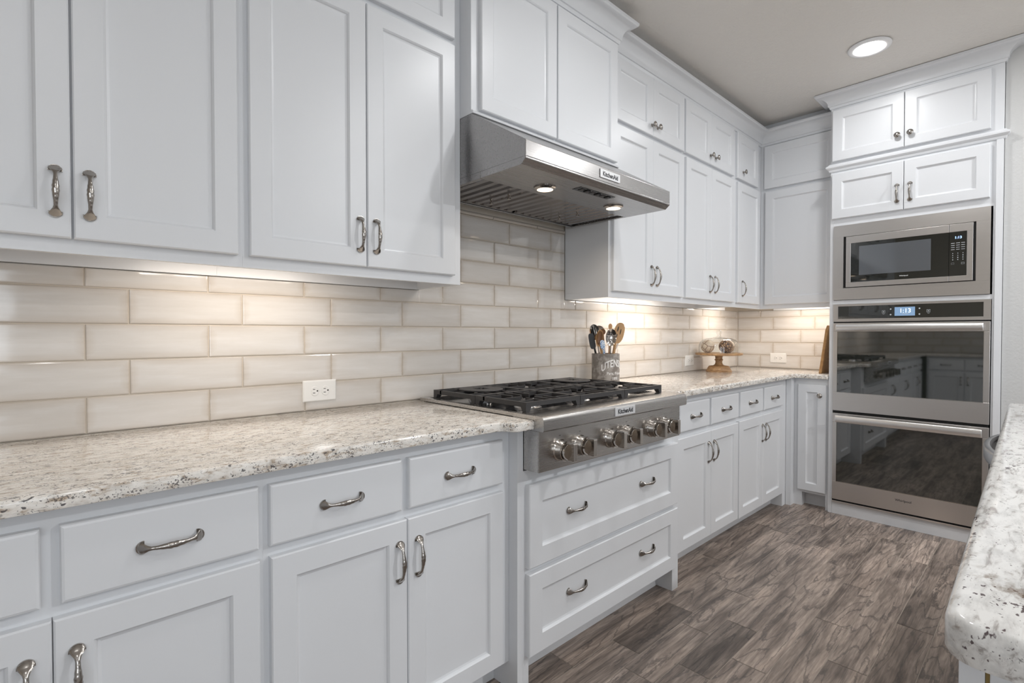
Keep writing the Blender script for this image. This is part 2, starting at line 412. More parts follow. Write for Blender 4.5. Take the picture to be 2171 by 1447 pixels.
def pull_mesh():
    L = 0.115
    keys = [(0, .006, .0015, .003), (.02, .017, .003, .005), (.05, .0242, .005, .007), (.08, .0235, .008, .008), (.11, .0180, .0115, .0085), (.15, .0110, .0155, .008),
            (.20, .0078, .0188, .0075), (.28, .0085, .022, .0078), (.36, .011, .0243, .0092), (.44, .0130, .0257, .0105), (.5, .0134, .026, .011)]
    keys = keys + [(1-k[0],)+k[1:] for k in reversed(keys[:-1])]
    def val(s, i):
        for a, c in zip(keys, keys[1:]):
            if a[0] <= s <= c[0]:
                t = (s-a[0])/(c[0]-a[0]); t = t*t*(3-2*t) if i else t
                return a[i]+(c[i]-a[i])*t
    b = MB(); rings = []; N = 46; M = 14
    for k in range(N+1):
        s = k/N; w, h, th = val(s, 1)/2, val(s, 2), val(s, 3)/2; ring = []
        tw = max(0, 1-abs(s-0.5)/0.2)
        for j in range(M):
            a = 2*pi*j/M; r = 1+0.08*tw*sin(2*a+s*70)
            ring.append((w*r*cos(a), -(h+th*r*sin(a)), (s-0.5)*L))
        rings.append(ring)
    b.loft(rings)
    for sg in (-1, 1):                                   # half-round back plates at both ends
        pl = [(0.0128*cos(a), sg*(L/2-0.0115)+sg*0.0128*sin(a)) for a in [pi*i/12-0.12 + (0.24*i/12) for i in range(13)]]
        b.prism(pl, 0.0, -0.0035, 'y')
    o = b.build('handle', PEWTER, None, 40, origin=(0, 0, 0)); me = o.data; bpy.data.objects.remove(o); return me
def knob_mesh():
    b = MB(); b.lathe([(.0095, 0), (.0095, .002), (.006, .005), (.0055, .013), (.0075, .016), (.0150, .019), (.0168, .022), (.0160, .0245), (.0135, .0255), (.0125, .0248), (.0115, .0262), (.006, .0285), (.001, .029)], n=24, axis='-y')
    o = b.build('knob', PEWTER, None, 40, origin=(0, 0, 0)); me = o.data; bpy.data.objects.remove(o); return me
PULL, KNOB = pull_mesh(), knob_mesh()
def pull(fc, u, z, d, parent, horiz=False):
    return plabel(place('handle', PULL, fc(u, d, z), parent, rot=(0, RAD(90) if horiz else 0, fc.rz)), 'pewter arched pull with fan shaped ends')
def knob(fc, u, z, d, parent):
    return plabel(place('knob', KNOB, fc(u, d, z), parent, rot=(0, 0, fc.rz)), 'round ringed pewter knob')

def upper_box(fc, root, u0, u1, zb, zt, d, side0=True, side1=True, name='carcass'):
    b = MB(); lip = 0.03
    fbox(b, fc, u0, u1, 0.010, d, zb+lip, zt)
    fbox(b, fc, u0, u1, d-0.019, d, zb, zb+lip)
    fbox(b, fc, u0, u1, 0.010, 0.024, zb-0.001, zb+lip)
    if side0: fbox(b, fc, u0, u0+0.017, 0.010, d, zb, zb+lip)
    if side1: fbox(b, fc, u1-0.017, u1, 0.010, d, zb, zb+lip)
    return b.build(name, WHITE, root)

# ------------------------------------------------------------------ room shell
def planks():
    random.seed(11)
    b = MB(); gr = 0.0014; wdt = 0.122; y_top = -0.675+0.122*6
    fixed = {0: [1.634, 2.043], 1: [2.35, 3.13, 3.54], 2: [1.69, 2.098, 3.20], 3: [1.86, 3.01], 4: [2.387, 2.815, 3.60], 5: [2.106, 3.35], 6: [1.62, 2.58, 3.45], -1: [2.62, 3.3]}
    tints = {(0, 1.634): 0.66, (2, 1.69): 0.62, (1, 3.13): 0.80, (5, 3.35): 1.30, (2, 2.098): 1.18, (0, 2.043): 1.12, (4, 2.387): 1.12, (3, 1.86): 1.15, (6, 2.58): 0.78, (5, 2.106): 1.08}
    for r in range(-6, 41):
        ya = -0.675 - wdt*r; yb = ya - wdt
        if r in fixed:
            seams = list(fixed[r]); x = seams[0]
            while x > XL: x -= random.choice((0.41, 0.62, 0.81, 1.22)); seams.insert(0, x)
            x = seams[-1]
            while x < 6.6: x += random.choice((0.41, 0.81, 1.22)); seams.append(x)
        else:
            x = XL - random.uniform(0.1, 0.9); seams = [x]
            while x < 6.6: x += random.choice((0.41, 0.62, 0.81, 1.22)); seams.append(x)
        for x0, x1 in zip(seams, seams[1:]):
            tn = tints.get((r, round(x0, 3)), random.uniform(0.84, 1.12)); rn = random.random()
            A, B = max(x0, XL)+gr, min(x1, 6.6)-gr
            if B-A < 0.02: continue
            b.add([(A, yb+gr, 0), (B, yb+gr, 0), (B, ya-gr, 0), (A, ya-gr, 0)], [(0, 1, 2, 3)],
                  [(A, 0), (B, 0), (B, wdt), (A, wdt)], dict(rnd=rn, tint=tn))
    f = MB().box(XL-0.12, 6.72, Y_FRONT-0.12, 0.12, -0.08, -0.0012).build('floor', FGROUT); struct(f)
    b.build('plank', FLOORM, f)
planks()
struct(MB().box(XL-0.12, 6.72, Y_FRONT-0.12, 0.12, CEIL_Z, CEIL_Z+0.1).build('ceiling', CEILP))
WALL_BACK = struct(MB().box(XL-0.12, XR+0.12, 0.0, 0.12, 0, CEIL_Z).build('wall_back', BEIGE))
WALL_RIGHT = struct(MB().box(XR, XR+0.12, -1.6425, 0.0, 0, CEIL_Z).build('wall_right', BEIGE))
struct(MB().box(3.885, XR+0.12, -3.2, -1.6430, 0, CEIL_Z).build('wall_alcove', WALLP))
struct(MB().box(6.6, 6.72, Y_FRONT, -3.2, 0, CEIL_Z).build('wall_far', WALLP))
WALL_LEFT = struct(MB().box(XL-0.12, XL, -3.30, 0.0, 0, CEIL_Z).box(XL-0.12, XL, Y_FRONT, -5.0, 0, CEIL_Z).box(XL-0.12, XL, -5.0, -3.30, 0, 0.8).box(XL-0.12, XL, -5.0, -3.30, 2.3, CEIL_Z).build('wall_left', BEIGE))
b = MB()  # unseen side window, added only to let in more light
for q in ((-5.0, -4.95), (-3.35, -3.30), (-4.175, -4.125)): b.box(XL-0.09, XL-0.03, q[0], q[1], 0.8, 2.3)
for q in ((0.8, 0.85), (2.25, 2.3)): b.box(XL-0.09, XL-0.03, -5.0, -3.30, *q)
struct(b.build('window_2', FIXW))
b = MB(); zz0, zz1 = 0.8, 2.3
b.box(XL-0.12, 6.72, Y_FRONT-0.12, Y_FRONT, 0, zz0).box(XL-0.12, 6.72, Y_FRONT-0.12, Y_FRONT, zz1, CEIL_Z)
e = [XL-0.12] + [q for w in WINDOWS for q in w] + [6.72]
for i in range(0, len(e), 2): b.box(e[i], e[i+1], Y_FRONT-0.12, Y_FRONT, zz0, zz1)
struct(b.build('wall_front', WALLP))
for i, (a, c) in enumerate(WINDOWS):
    b = MB(); w = 0.05
    for q in ((a, a+w), (c-w, c), ((a+c)/2-0.025, (a+c)/2+0.025)): b.box(q[0], q[1], Y_FRONT-0.09, Y_FRONT-0.03, zz0, zz1)
    for q in ((zz0, zz0+w), (zz1-w, zz1)): b.box(a, c, Y_FRONT-0.09, Y_FRONT-0.03, *q)
    struct(b.build('window_%d' % (i+1), FIXW))

# tiles: one mesh per wall, each tile bevelled
def tile_field(fc, u_min, u_max, offs, gap=None, seed=1):
    random.seed(seed); b = MB(); H, P, gr = 0.1016, 0.3003, 0.0013; z0 = 0.914; zc = 1.3735
    regs = [(u_min, u_max, z0, zc)] + ([(gap[0], gap[1], z0, 1.7285)] if gap else [])
    def put(u0, u1, za, zb, t):
        if u1-u0 < 0.004 or zb-za < 0.004: return
        prof = [(0, 0.0), (0, 0.0062), (0.0012, 0.0078), (0.004, 0.0084)]
        rings = [rect(fc, u0, u1, za, zb, dd, i) for i, dd in prof]
        vs = [p for r in rings for p in r]; uv = []
        for i, dd in prof:
            for (uu, zz) in ((u0+i, za+i), (u1-i, za+i), (u1-i, zb-i), (u0+i, zb-i)): uv.append(((uu-t[0])/(t[1]-t[0]), (zz-t[2])/(t[3]-t[2])))
        fs = [(i*4+j, i*4+(j+1) % 4, i*4+4+(j+1) % 4, i*4+4+j) for i in range(len(prof)-1) for j in range(4)] + [tuple(4*(len(prof)-1)+j for j in range(4))]
        b.add(vs, fs, uv, dict(rnd=t[4]))
    for r in range(8):
        za, zb = z0+H*r+gr, z0+H*(r+1)-gr
        k = math.floor((u_min-offs[r % 2])/P); u = offs[r % 2]+k*P
        while u < u_max:
            t = (u+gr, u+P-gr, za, zb, random.random())
            a, c = max(t[0], u_min), min(t[1], u_max)
            if zb <= zc+0.002: put(a, c, za, zb, t)
            else:
                if za < zc-0.006:
                    if gap is None: put(a, c, za, zc, t)
                    else:
                        put(a, min(c, gap[0]), za, zc, t); put(max(a, gap[1]), c, za, zc, t)
                if gap: put(max(a, gap[0]), min(c, gap[1]), za, zb, t)
            u += P
    return b
GAP = (1.190, 2.1205)
tile_field(BK, XL+0.012, XR-0.010, (0.110, 0.208), GAP, 3).build('tile_backsplash', TILE, WALL_BACK)
MB().box(XL+0.001, XR-0.001, -0.0050, 0.0, 0.914, 1.3735).box(GAP[0], GAP[1], -0.0050, 0.0, 1.3735, 1.7285).build('grout', GROUT, WALL_BACK)
tile_field(RT, 0.010, 0.813, (-0.109, -0.011), None, 5).build('tile_backsplash', TILE, WALL_RIGHT)
MB().box(XR-0.0050, XR, -0.813, -0.001, 0.914, 1.3735).build('grout', GROUT, WALL_RIGHT)
tile_field(LF, 0.010, 2.45, (0.05, 0.15), None, 8).build('tile_backsplash', TILE, WALL_LEFT)
MB().box(XL, XL+0.0050, -2.45, -0.001, 0.914, 1.3735).build('grout', GROUT, WALL_LEFT)
b = MB()                                                 # pencil trim over the top tile row
for a in (1.192, 1.302, 1.602, 1.902):
    e_ = {1.192: 1.299, 1.302: 1.599, 1.602: 1.899, 1.902: 2.119}[a]
    b.prism([(0, 1.7300), (-0.009, 1.7302), (-0.0135, 1.7335), (-0.0150, 1.7385), (-0.0135, 1.7435), (-0.009, 1.7468), (0, 1.747)], a, e_, 'x')
b.build('pencil_trim', TILE, WALL_BACK, 50)

# crown moulding and shelf moulding, mitred
def sweep(path, prof, name, m, parent=None):
    P = [Vector((p[0], p[1])) for p in path]; N = []
    for a, c in zip(P, P[1:]):
        d = (c-a).normalized(); N.append(Vector((d.y, -d.x)))
    off = []
    for i in range(len(P)):
        if i == 0: off.append(N[0])
        elif i == len(P)-1: off.append(N[-1])
        else:
            s = N[i-1]+N[i]; off.append(s/(1+N[i-1].dot(N[i])))
    b = MB(); b.loft([[(P[i].x+off[i].x*d, P[i].y+off[i].y*d, z) for d, z in prof] for i in range(len(P))])
    return b.build(name, m, parent, 30)
def crown_profile(z0, h, pr):
    pts = [(0.0, z0), (0.006, z0), (0.008, z0+0.006), (0.010, z0+0.015), (0.015, z0+0.017), (0.016, z0+0.022)]
    a0, a1 = z0+0.024, z0+h-0.018
    for i in range(9):
        t = i/8*pi/2; pts.append((0.016+(pr-0.016-0.006)*(1-cos(t)), a0+(a1-a0)*sin(t)))
    pts += [(pr-0.003, z0+h-0.016), (pr, z0+h-0.012), (pr, z0+h), (0.0, z0+h)]
    return pts
FR_U = 0.295                                             # depth of the wall cabinets' frames
XF_R = 4.06                                              # front of the wall cabinet on the short wall
struct(sweep([(-1.05, -FR_U), (1.188, -FR_U), (1.188, -0.361), (2.104, -0.361), (2.104, -FR_U), (XF_R, -FR_U), (XF_R, -0.818)], crown_profile(2.601, 0.100, 0.074), 'trim_1', WHITE))
struct(sweep([(4.20, -0.814), (3.862, -0.814), (3.862, -1.642), (3.884, -1.642)], crown_profile(2.662, 0.090, 0.080), 'trim_2', WHITE))

# recessed ceiling lights
def ceiling_light(x, y, k, label):
    t = thing('ceiling_light', label, 'ceiling light', (x, y, CEIL_Z), 'recessed ceiling lights')
    MB().lathe([(.066, -.001), (.096, -.001), (.101, -.004), (.100, -.009), (.092, -.013), (.078, -.0135), (.070, -.010), (.066, -.004), (.066, -.001)], (x, y, CEIL_Z), 48, cap=False).build('trim_ring', FIXW, t, 60)
    plabel(MB().lathe([(.064, -.002), (.064, -.006), (.056, -.012), (.040, -.017), (.018, -.0195), (.001, -.020)], (x, y, CEIL_Z), 48).build('lens', LENS, t, 60), 'glowing white lens')
    area('lamp', (x, y, CEIL_Z-0.024), 0.12, 0.12, CEIL_W*k, CEIL_COL, shape='DISK', spread=180, parent=t)
for i, (x, y, k) in enumerate([(3.35, -1.13, 0.45), (1.75, -1.25, 0.66), (1.78, -2.30, 0.95), (0.02, -2.30, 0.40), (3.40, -2.45, 1.5), (0.1, -4.0, 0.6), (2.6, -4.0, 6.2)]):  # last two are added fill for the lower cabinets, not known fixtures
    ceiling_light(x, y, k, 'round white recessed light glowing in the grey ceiling before the oven tower' if i == 0 else 'recessed round ceiling light out of view ' + ['', 'above the aisle at the rangetop', 'above the island by the rangetop', 'above the viewer', 'above the far end of the island', 'added as fill near the windows on the sink side', 'added as fill near the windows on the oven side'][i])

# ------------------------------------------------------------------ wall cabinets
D_U = FR_U + 0.0
ZL, ZM, ZU0, ZU1 = 1.407, 2.252, 2.275, 2.593            # lower doors from/to, upper doors from/to
def wall_unit(fc, label, u0, u1, lower, upper, d=FR_U, side0=False, side1=False, zt=2.7545, group='white wall cabinets'):
    p = fc((u0+u1)/2, d/2, 1.375)
    t = thing('wall_cabinet', label, 'wall cabinet', p, group)
    upper_box(fc, t, u0, u1, 1.375, zt, d, side0, side1)
    for (a, c, h) in lower:
        dr = shaker(fc, a, c, ZL, ZM, d, t)
        if h is not None: pull(fc, h, 1.508, d+0.02, dr)
    for (a, c, h) in upper:
        dr = shaker(fc, a, c, ZU0, ZU1, d, t)
        if h is not None: knob(fc, h, 2.33, d+0.02, dr)
    return t
wall_unit(BK, 'white two-door wall cabinet over the counter end nearest the viewer, cut by the frame', -0.285, 0.4308, [(-0.27, 0.0705, 0.044), (0.0750, 0.4160, 0.103)], [(-0.27, 0.0705, 0.044), (0.0750, 0.4160, 0.103)])
wall_unit(BK, 'white two-door wall cabinet between the nearest cabinet and the steel range hood', 0.4309, 1.1870, [(0.4450, 0.7945, 0.771), (0.7980, 1.1510, 0.828)], [(0.4450, 0.7945, 0.771), (0.7980, 1.1510, 0.828)], side1=True)
wall_unit(BK, 'white two-door wall cabinet immediately beyond the range hood', 2.1220, 2.8663, [(2.1430, 2.5055, 2.492), (2.5080, 2.8520, 2.548)], [(2.1430, 2.5055, 2.492), (2.5080, 2.8520, 2.548)], side0=True)
wall_unit(BK, 'white two-door wall cabinet above the glass domed cake stand', 2.8664, 3.5963, [(2.8800, 3.2060, 3.190), (3.2090, 3.5620, 3.262)], [(2.8700, 3.2060, 3.190), (3.2090, 3.5450, 3.262)], side1=True)
wall_unit(BK, 'narrow single-door white wall cabinet in the corner with one pull', 3.5964, XF_R, [(3.6150, 4.0020, 3.690)], [(3.6000, 3.9600, 3.690)])
wall_unit(RT, 'white wall cabinet with blank panel fronts beside the oven tower', FR_U+0.001, 0.8120, [(0.3330, 0.8050, None)], [(0.3250, 0.8050, None)], d=XR-XF_R)
wall_unit(BK, 'white wall cabinet out of view to the near side', -1.05, -0.2858, [(-1.03, -0.67, -0.70), (-0.66, -0.30, -0.63)], [(-1.03, -0.67, -0.70), (-0.66, -0.30, -0.63)], side0=True)

# cabinet over the hood: deeper, knobless
t = thing('hood_cabinet', 'white deep two-door cabinet directly on top of the range hood', 'wall cabinet', (1.646, -0.18, 2.0), 'white wall cabinets')
MB().box(1.188, 2.104, -0.361, -0.010, 2.0, 2.7545).build('carcass', WHITE, t)
shaker(BK, 1.2230, 1.6395, 2.018, 2.585, 0.361, t)
shaker(BK, 1.6470, 2.0800, 2.018, 2.585, 0.361, t)
b = MB(); b.prism([(-0.361, 2.0), (-0.372, 2.0), (-0.374, 2.006), (-0.368, 2.012), (-0.361, 2.013)], 1.188, 2.104, 'x'); b.build('bottom_bead', WHITE, t, 40)

# ------------------------------------------------------------------ range hood
def range_hood():
    x0, x1, zb = 1.188, 2.103, 1.751; t = thing('range_hood', 'stainless steel under-cabinet range hood with two glowing lights', 'range hood', (1.645, -0.33, zb))
    b = MB()
    b.prism([(-0.010, 1.775), (-0.010, 1.999), (-0.364, 1.999), (-0.645, 1.829), (-0.645, 1.775)], x0, x1, 'x')
    b.prism([(-0.645, 1.7752), (-0.645, 1.768), (-0.624, zb), (-0.412, zb), (-0.412, 1.7752)], x0, x1, 'x')
    for a, c in ((x0, x0+0.018), (x1-0.018, x1)): b.box(a, c, -0.4122, -0.070, zb, 1.7752)
    b.box(x0, x1, -0.088, -0.070, zb, 1.7752)
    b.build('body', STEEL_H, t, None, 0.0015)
    for (a, c) in ((1.212, 1.640), (1.654, 2.068)):
        f = MB().box(a, c, -0.408, -0.092, 1.770, 1.7735).build('filter', DARK, t); plabel(f, 'dark baffle filter with steel slats')
        s = MB(); n = 9; p = (c-a)/n
        for i in range(n):
            xm = a+p*(i+0.5); w = p*0.40
            s.prism([(xm-w, 1.769), (xm-w*0.62, 1.7565), (xm+w*0.62, 1.7565), (xm+w, 1.769), (xm+w*0.9, 1.7695), (xm-w*0.9, 1.7695)], -0.402, -0.100, 'y')
        s.box(a, c, -0.408, -0.398, 1.756, 1.770).box(a, c, -0.104, -0.092, 1.756, 1.770)
        s.build('slat', SLAT, f)
        for yy in (-0.20, -0.31): MB().lathe([(.006, 0), (.006, -.006), (.003, -.008), (.003, -.012), (.008, -.014), (.008, -.020), (.001, -.021)], ((a+c)/2, yy, 1.757), 14).build('filter_knob', CHROME, f, 40)
    for (x, y) in ((1.445, -0.492), (1.882, -0.496)):
        r = MB().lathe([(.030, .0), (.043, .0), (.044, -.004), (.038, -.008), (.031, -.009), (.030, .0)], (x, y, zb), 32, cap=False).build('lamp_ring', CHROME, t, 40)
        plabel(MB().lathe([(.030, -.0015), (.030, -.0055), (.022, -.0075), (.002, -.0085)], (x, y, zb), 32).build('lens', HLENS, r, 40), 'glowing warm lens')
        area('lamp', (x, y, zb-0.012), 0.05, 0.05, HOOD_W, (1.0, 0.83, 0.64), shape='DISK', spread=150, parent=t)
    p = MB().box(1.536, 1.756, -0.596, -0.551, zb-0.0012, zb+0.002).build('switch_panel', BLACK, t)
    s = MB()
    for i in range(6): s.box(1.556+i*0.033, 1.576+i*0.033, -0.585, -0.562, zb-0.003-(i % 2)*0.002, zb-0.001)
    s.build('switch', RUBBER, p, None, 0.001)
    bd = MB().box(1.586, 1.714, -0.649, -0.645, 1.787, 1.820).build('badge', BADGE, t, None, 0.001)
    lettering('KitchenAid', 'lettering', INK, bd, (1.650, -0.649, 1.8035), 0.098, 'back', 0.0004, 0.03, 1.12)
range_hood()

# under-cabinet light bars
def light_bar(fc, u0, u1, d, label, k=1.0):
    p = fc((u0+u1)/2, d, 1.40); t = thing('light_bar', label, 'under-cabinet light', p, 'under-cabinet light bars')
    b = MB(); fbox(b, fc, u0, u1, d-0.012, d+0.016, 1.397, 1.4045); b.build('housing', FIXW, t)
    b = MB(); fbox(b, fc, u0+0.01, u1-0.01, d-0.010, d+0.010, 1.3945, 1.397); plabel(b.build('diffuser', LEDW, t), 'glowing warm diffuser')
    along_x = fc.kind == 'back'
    area('lamp', fc((u0+u1)/2, d-0.014, 1.393), (u1-u0) if along_x else 0.02, 0.02 if along_x else (u1-u0), LED_W*k*(u1-u0)/0.45, WARM, rot=(RAD(20), 0, 0) if along_x else (0, RAD(-22), 0), spread=180, parent=t)
light_bar(BK, 0.26, 0.74, 0.225, 'warm light bar glowing under the cabinets before the range hood')
light_bar(BK, 2.42, 3.02, 0.225, 'warm light bar glowing under the cabinet beyond the range hood', 1.7)
light_bar(BK, 3.72, 3.98, 0.225, 'short warm light bar glowing under the corner cabinet', 2.2)
light_bar(RT, 0.42, 0.74, 0.225, 'warm light bar glowing under the blank cabinet by the oven tower', 1.8)
light_bar(BK, -0.95, -0.45, 0.225, 'warm light bar out of view under the nearest cabinet')

# ------------------------------------------------------------------ base cabinets
def base_box(fc, root, u0, u1, d, d_back=0.012, toe=0.075, zt=0.8835, foot0=0.0, foot1=0.0, zk=0.095):
    b = MB(); fbox(b, fc, u0, u1, d_back, d, zk, zt); fbox(b, fc, u0, u1, d_back, d-toe, 0, zk)
    if foot0: fbox(b, fc, u0, u0+foot0, d-toe-0.001, d, 0, zk)
    if foot1: fbox(b, fc, u1-foot1, u1, d-toe-0.001, d, 0, zk)
    return b.build('carcass', WHITE, root)
def base_unit(fc, label, u0, u1, d, doors, drawers, zd=(0.110, 0.678), zr=(0.704, 0.846), **kw):
    t = thing('base_cabinet', label, 'base cabinet', fc((u0+u1)/2, d/2, 0), 'white base cabinets')
    base_box(fc, t, u0, u1, d, **kw)
    for (a, c, h) in doors:
        o = shaker(fc, a, c, zd[0], zd[1], d, t)
        if h is not None: pull(fc, h, zd[1]-0.112, d+0.02, o)
    for (a, c) in drawers:
        o = slab(fc, a, c, zr[0], zr[1], d, t); pull(fc, (a+c)/2, (zr[0]+zr[1])/2-0.002, d+0.02, o, True)
    return t
DL, DRB = 0.598, 0.565
base_unit(BK, 'white base cabinet in the near corner with two drawers over two doors', -0.345, 0.3833, DL, [(-0.325, 0.0220, -0.012), (0.0240, 0.3720, 0.056)], [(-0.325, 0.0080), (0.0345, 0.3710)])
base_unit(BK, 'white base cabinet just before the rangetop with two drawers over two doors', 0.3834, 1.1545, DL, [(0.3955, 0.7540, 0.729), (0.7565, 1.1135, 0.7895)], [(0.3935, 0.7390), (0.7610, 1.1130)])
base_unit(BK, 'white base cabinet out of view at the near end of the run', -1.10, -0.3458, DL, [(-1.08, -0.73, -0.76), (-0.72, -0.36, -0.69)], [(-1.08, -0.73), (-0.72, -0.36)])
base_unit(LF, 'white base cabinet out of view on the wall facing the ovens', 0.66, 1.43, DL, [(0.68, 1.04, 1.01), (1.05, 1.41, 1.08)], [(0.68, 1.04), (1.05, 1.41)])
base_unit(LF, 'white base cabinet out of view on the wall facing the ovens, second one', 1.431, 2.20, DL, [(1.45, 1.81, 1.78), (1.82, 2.18, 1.85)], [(1.45, 1.81), (1.82, 2.18)])
base_unit(BK, 'white base cabinet directly beyond the rangetop with two drawers over two doors', 2.2010, 3.0033, DRB, [(2.2980, 2.6480, 2.620), (2.6510, 2.9970, 2.682)], [(2.3200, 2.6350), (2.6560, 3.0020)], zd=(0.108, 0.672), zr=(0.701, 0.845))
base_unit(BK, 'white base cabinet below the cake stand with two small drawers over two doors', 3.0034, 3.8180, DRB, [(3.0110, 3.3630, 3.350), (3.3660, 3.7020, 3.409)], [(3.0270, 3.3660), (3.3880, 3.7120)], zd=(0.104, 0.676), zr=(0.703, 0.846), foot1=0.06)
# narrow base cabinet on the short wall
t = thing('base_cabinet', 'narrow white base cabinet with a single knobbed door beside the oven tower', 'base cabinet', (4.12, -0.69, 0), 'white base cabinets')
b = MB(); dN = XR-3.882
fbox(b, RT, 0.566, 0.813, 0.012, dN, 0.095, 0.8835); fbox(b, RT, 0.566, 0.813, 0.012, dN-0.07, 0, 0.095)
fbox(b, RT, 0.566, 0.652, dN-0.071, dN, 0, 0.095); fbox(b, RT, 0.795, 0.813, dN-0.071, dN, 0, 0.095)
b.box(3.8188, 3.882, -0.60, -0.566, 0.0, 0.8835)
b.build('carcass', WHITE, t)
o = shaker(RT, 0.6275, 0.8000, 0.114, 0.843, dN, t, w=0.055); knob(RT, 0.766, 0.772, dN+0.02, o)
# cabinet under the rangetop
t = thing('drawer_cabinet', 'white protruding cabinet below the rangetop with two wide panelled drawers', 'base cabinet', (1.677, -0.33, 0))
b = MB(); y = -0.64
b.box(1.1812, 2.0876, -0.012, y, 0.100, 0.736).box(1.1812, 2.1476, -0.012, y+0.08, 0, 0.1003)
b.box(1.155, 1.1813, -0.50, y, 0, 0.872).box(1.155, 1.1813, -0.012, -0.4998, 0, 0.736).box(1.155, 1.1700, -0.012, y+0.0001, 0.735, 0.8835)
b.box(1.1812, 1.2075, y+0.0798, y, 0, 0.1003).box(2.0875, 2.1476, -0.012, y, 0.100, 0.8835).box(2.1475, 2.200, -0.012, y, 0, 0.8835)
b.build('carcass', WHITE, t)
for za, zb, zh in ((0.410, 0.690, 0.557), (0.114, 0.3905, 0.264)):
    o = shaker(BK, 1.1920, 2.1620, za, zb, 0.64, t, 'drawer', w=0.066)
    for u in (1.447, 1.915): pull(BK, u, zh, 0.6505, o, True)

# ------------------------------------------------------------------ countertops
def offset_poly(P, i):
    n = len(P); A = sum(P[k][0]*P[(k+1) % n][1]-P[(k+1) % n][0]*P[k][1] for k in range(n)); s = 1 if A > 0 else -1; out = []
    for k in range(n):
        a, c, d = Vector(P[k-1]), Vector(P[k]), Vector(P[(k+1) % n])
        e1, e2 = (c-a).normalized(), (d-c).normalized(); n1, n2 = Vector((-e1.y, e1.x))*s, Vector((-e2.y, e2.x))*s
        m = (n1+n2)/(1+n1.dot(n2)); out.append((c.x+m.x*i, c.y+m.y*i))
    return out
def counter(name, P, z0, z1, r, m, label, cat='countertop'):
    b = MB(); rings = []
    prof = [(r*0.6, z0)] + [(r*0.6*(1-sin(a)), z0+r*0.6*(1-cos(a))) for a in (pi/4, pi/2)] + [(r*(1-cos(a)), z1-r*(1-sin(a))) for a in (0, pi/8, pi/4, 3*pi/8, pi/2)]
    b.loft([[(x, y_, z) for x, y_ in offset_poly(P, i)] for i, z in prof])
    o = b.build(name, m, None, 40); return tag(o, label, cat)
counter('countertop', [(1.1713, -0.009), (XL+0.009, -0.009), (XL+0.009, -2.21), (-1.10, -2.21), (-1.10, -0.648), (1.045, -0.651), (1.062, -0.653), (1.074, -0.660), (1.080, -0.672), (1.084, -0.686), (1.092, -0.696), (1.106, -0.700), (1.1713, -0.700)],
        0.884, 0.914, 0.007, GRANITE, 'cream speckled granite countertop running from the viewer up to the rangetop')
counter('countertop', [(2.0850, -0.009), (2.0850, -0.693), (2.165, -0.693), (2.188, -0.688), (2.200, -0.672), (2.208, -0.640), (2.222, -0.622), (2.245, -0.617), (3.815, -0.617), (3.838, -0.626), (3.850, -0.650), (3.850, -0.8125), (XR-0.009, -0.8125), (XR-0.009, -0.009)],
        0.884, 0.914, 0.007, GRANITE, 'cream granite corner countertop carrying the cake stand and utensil crock')

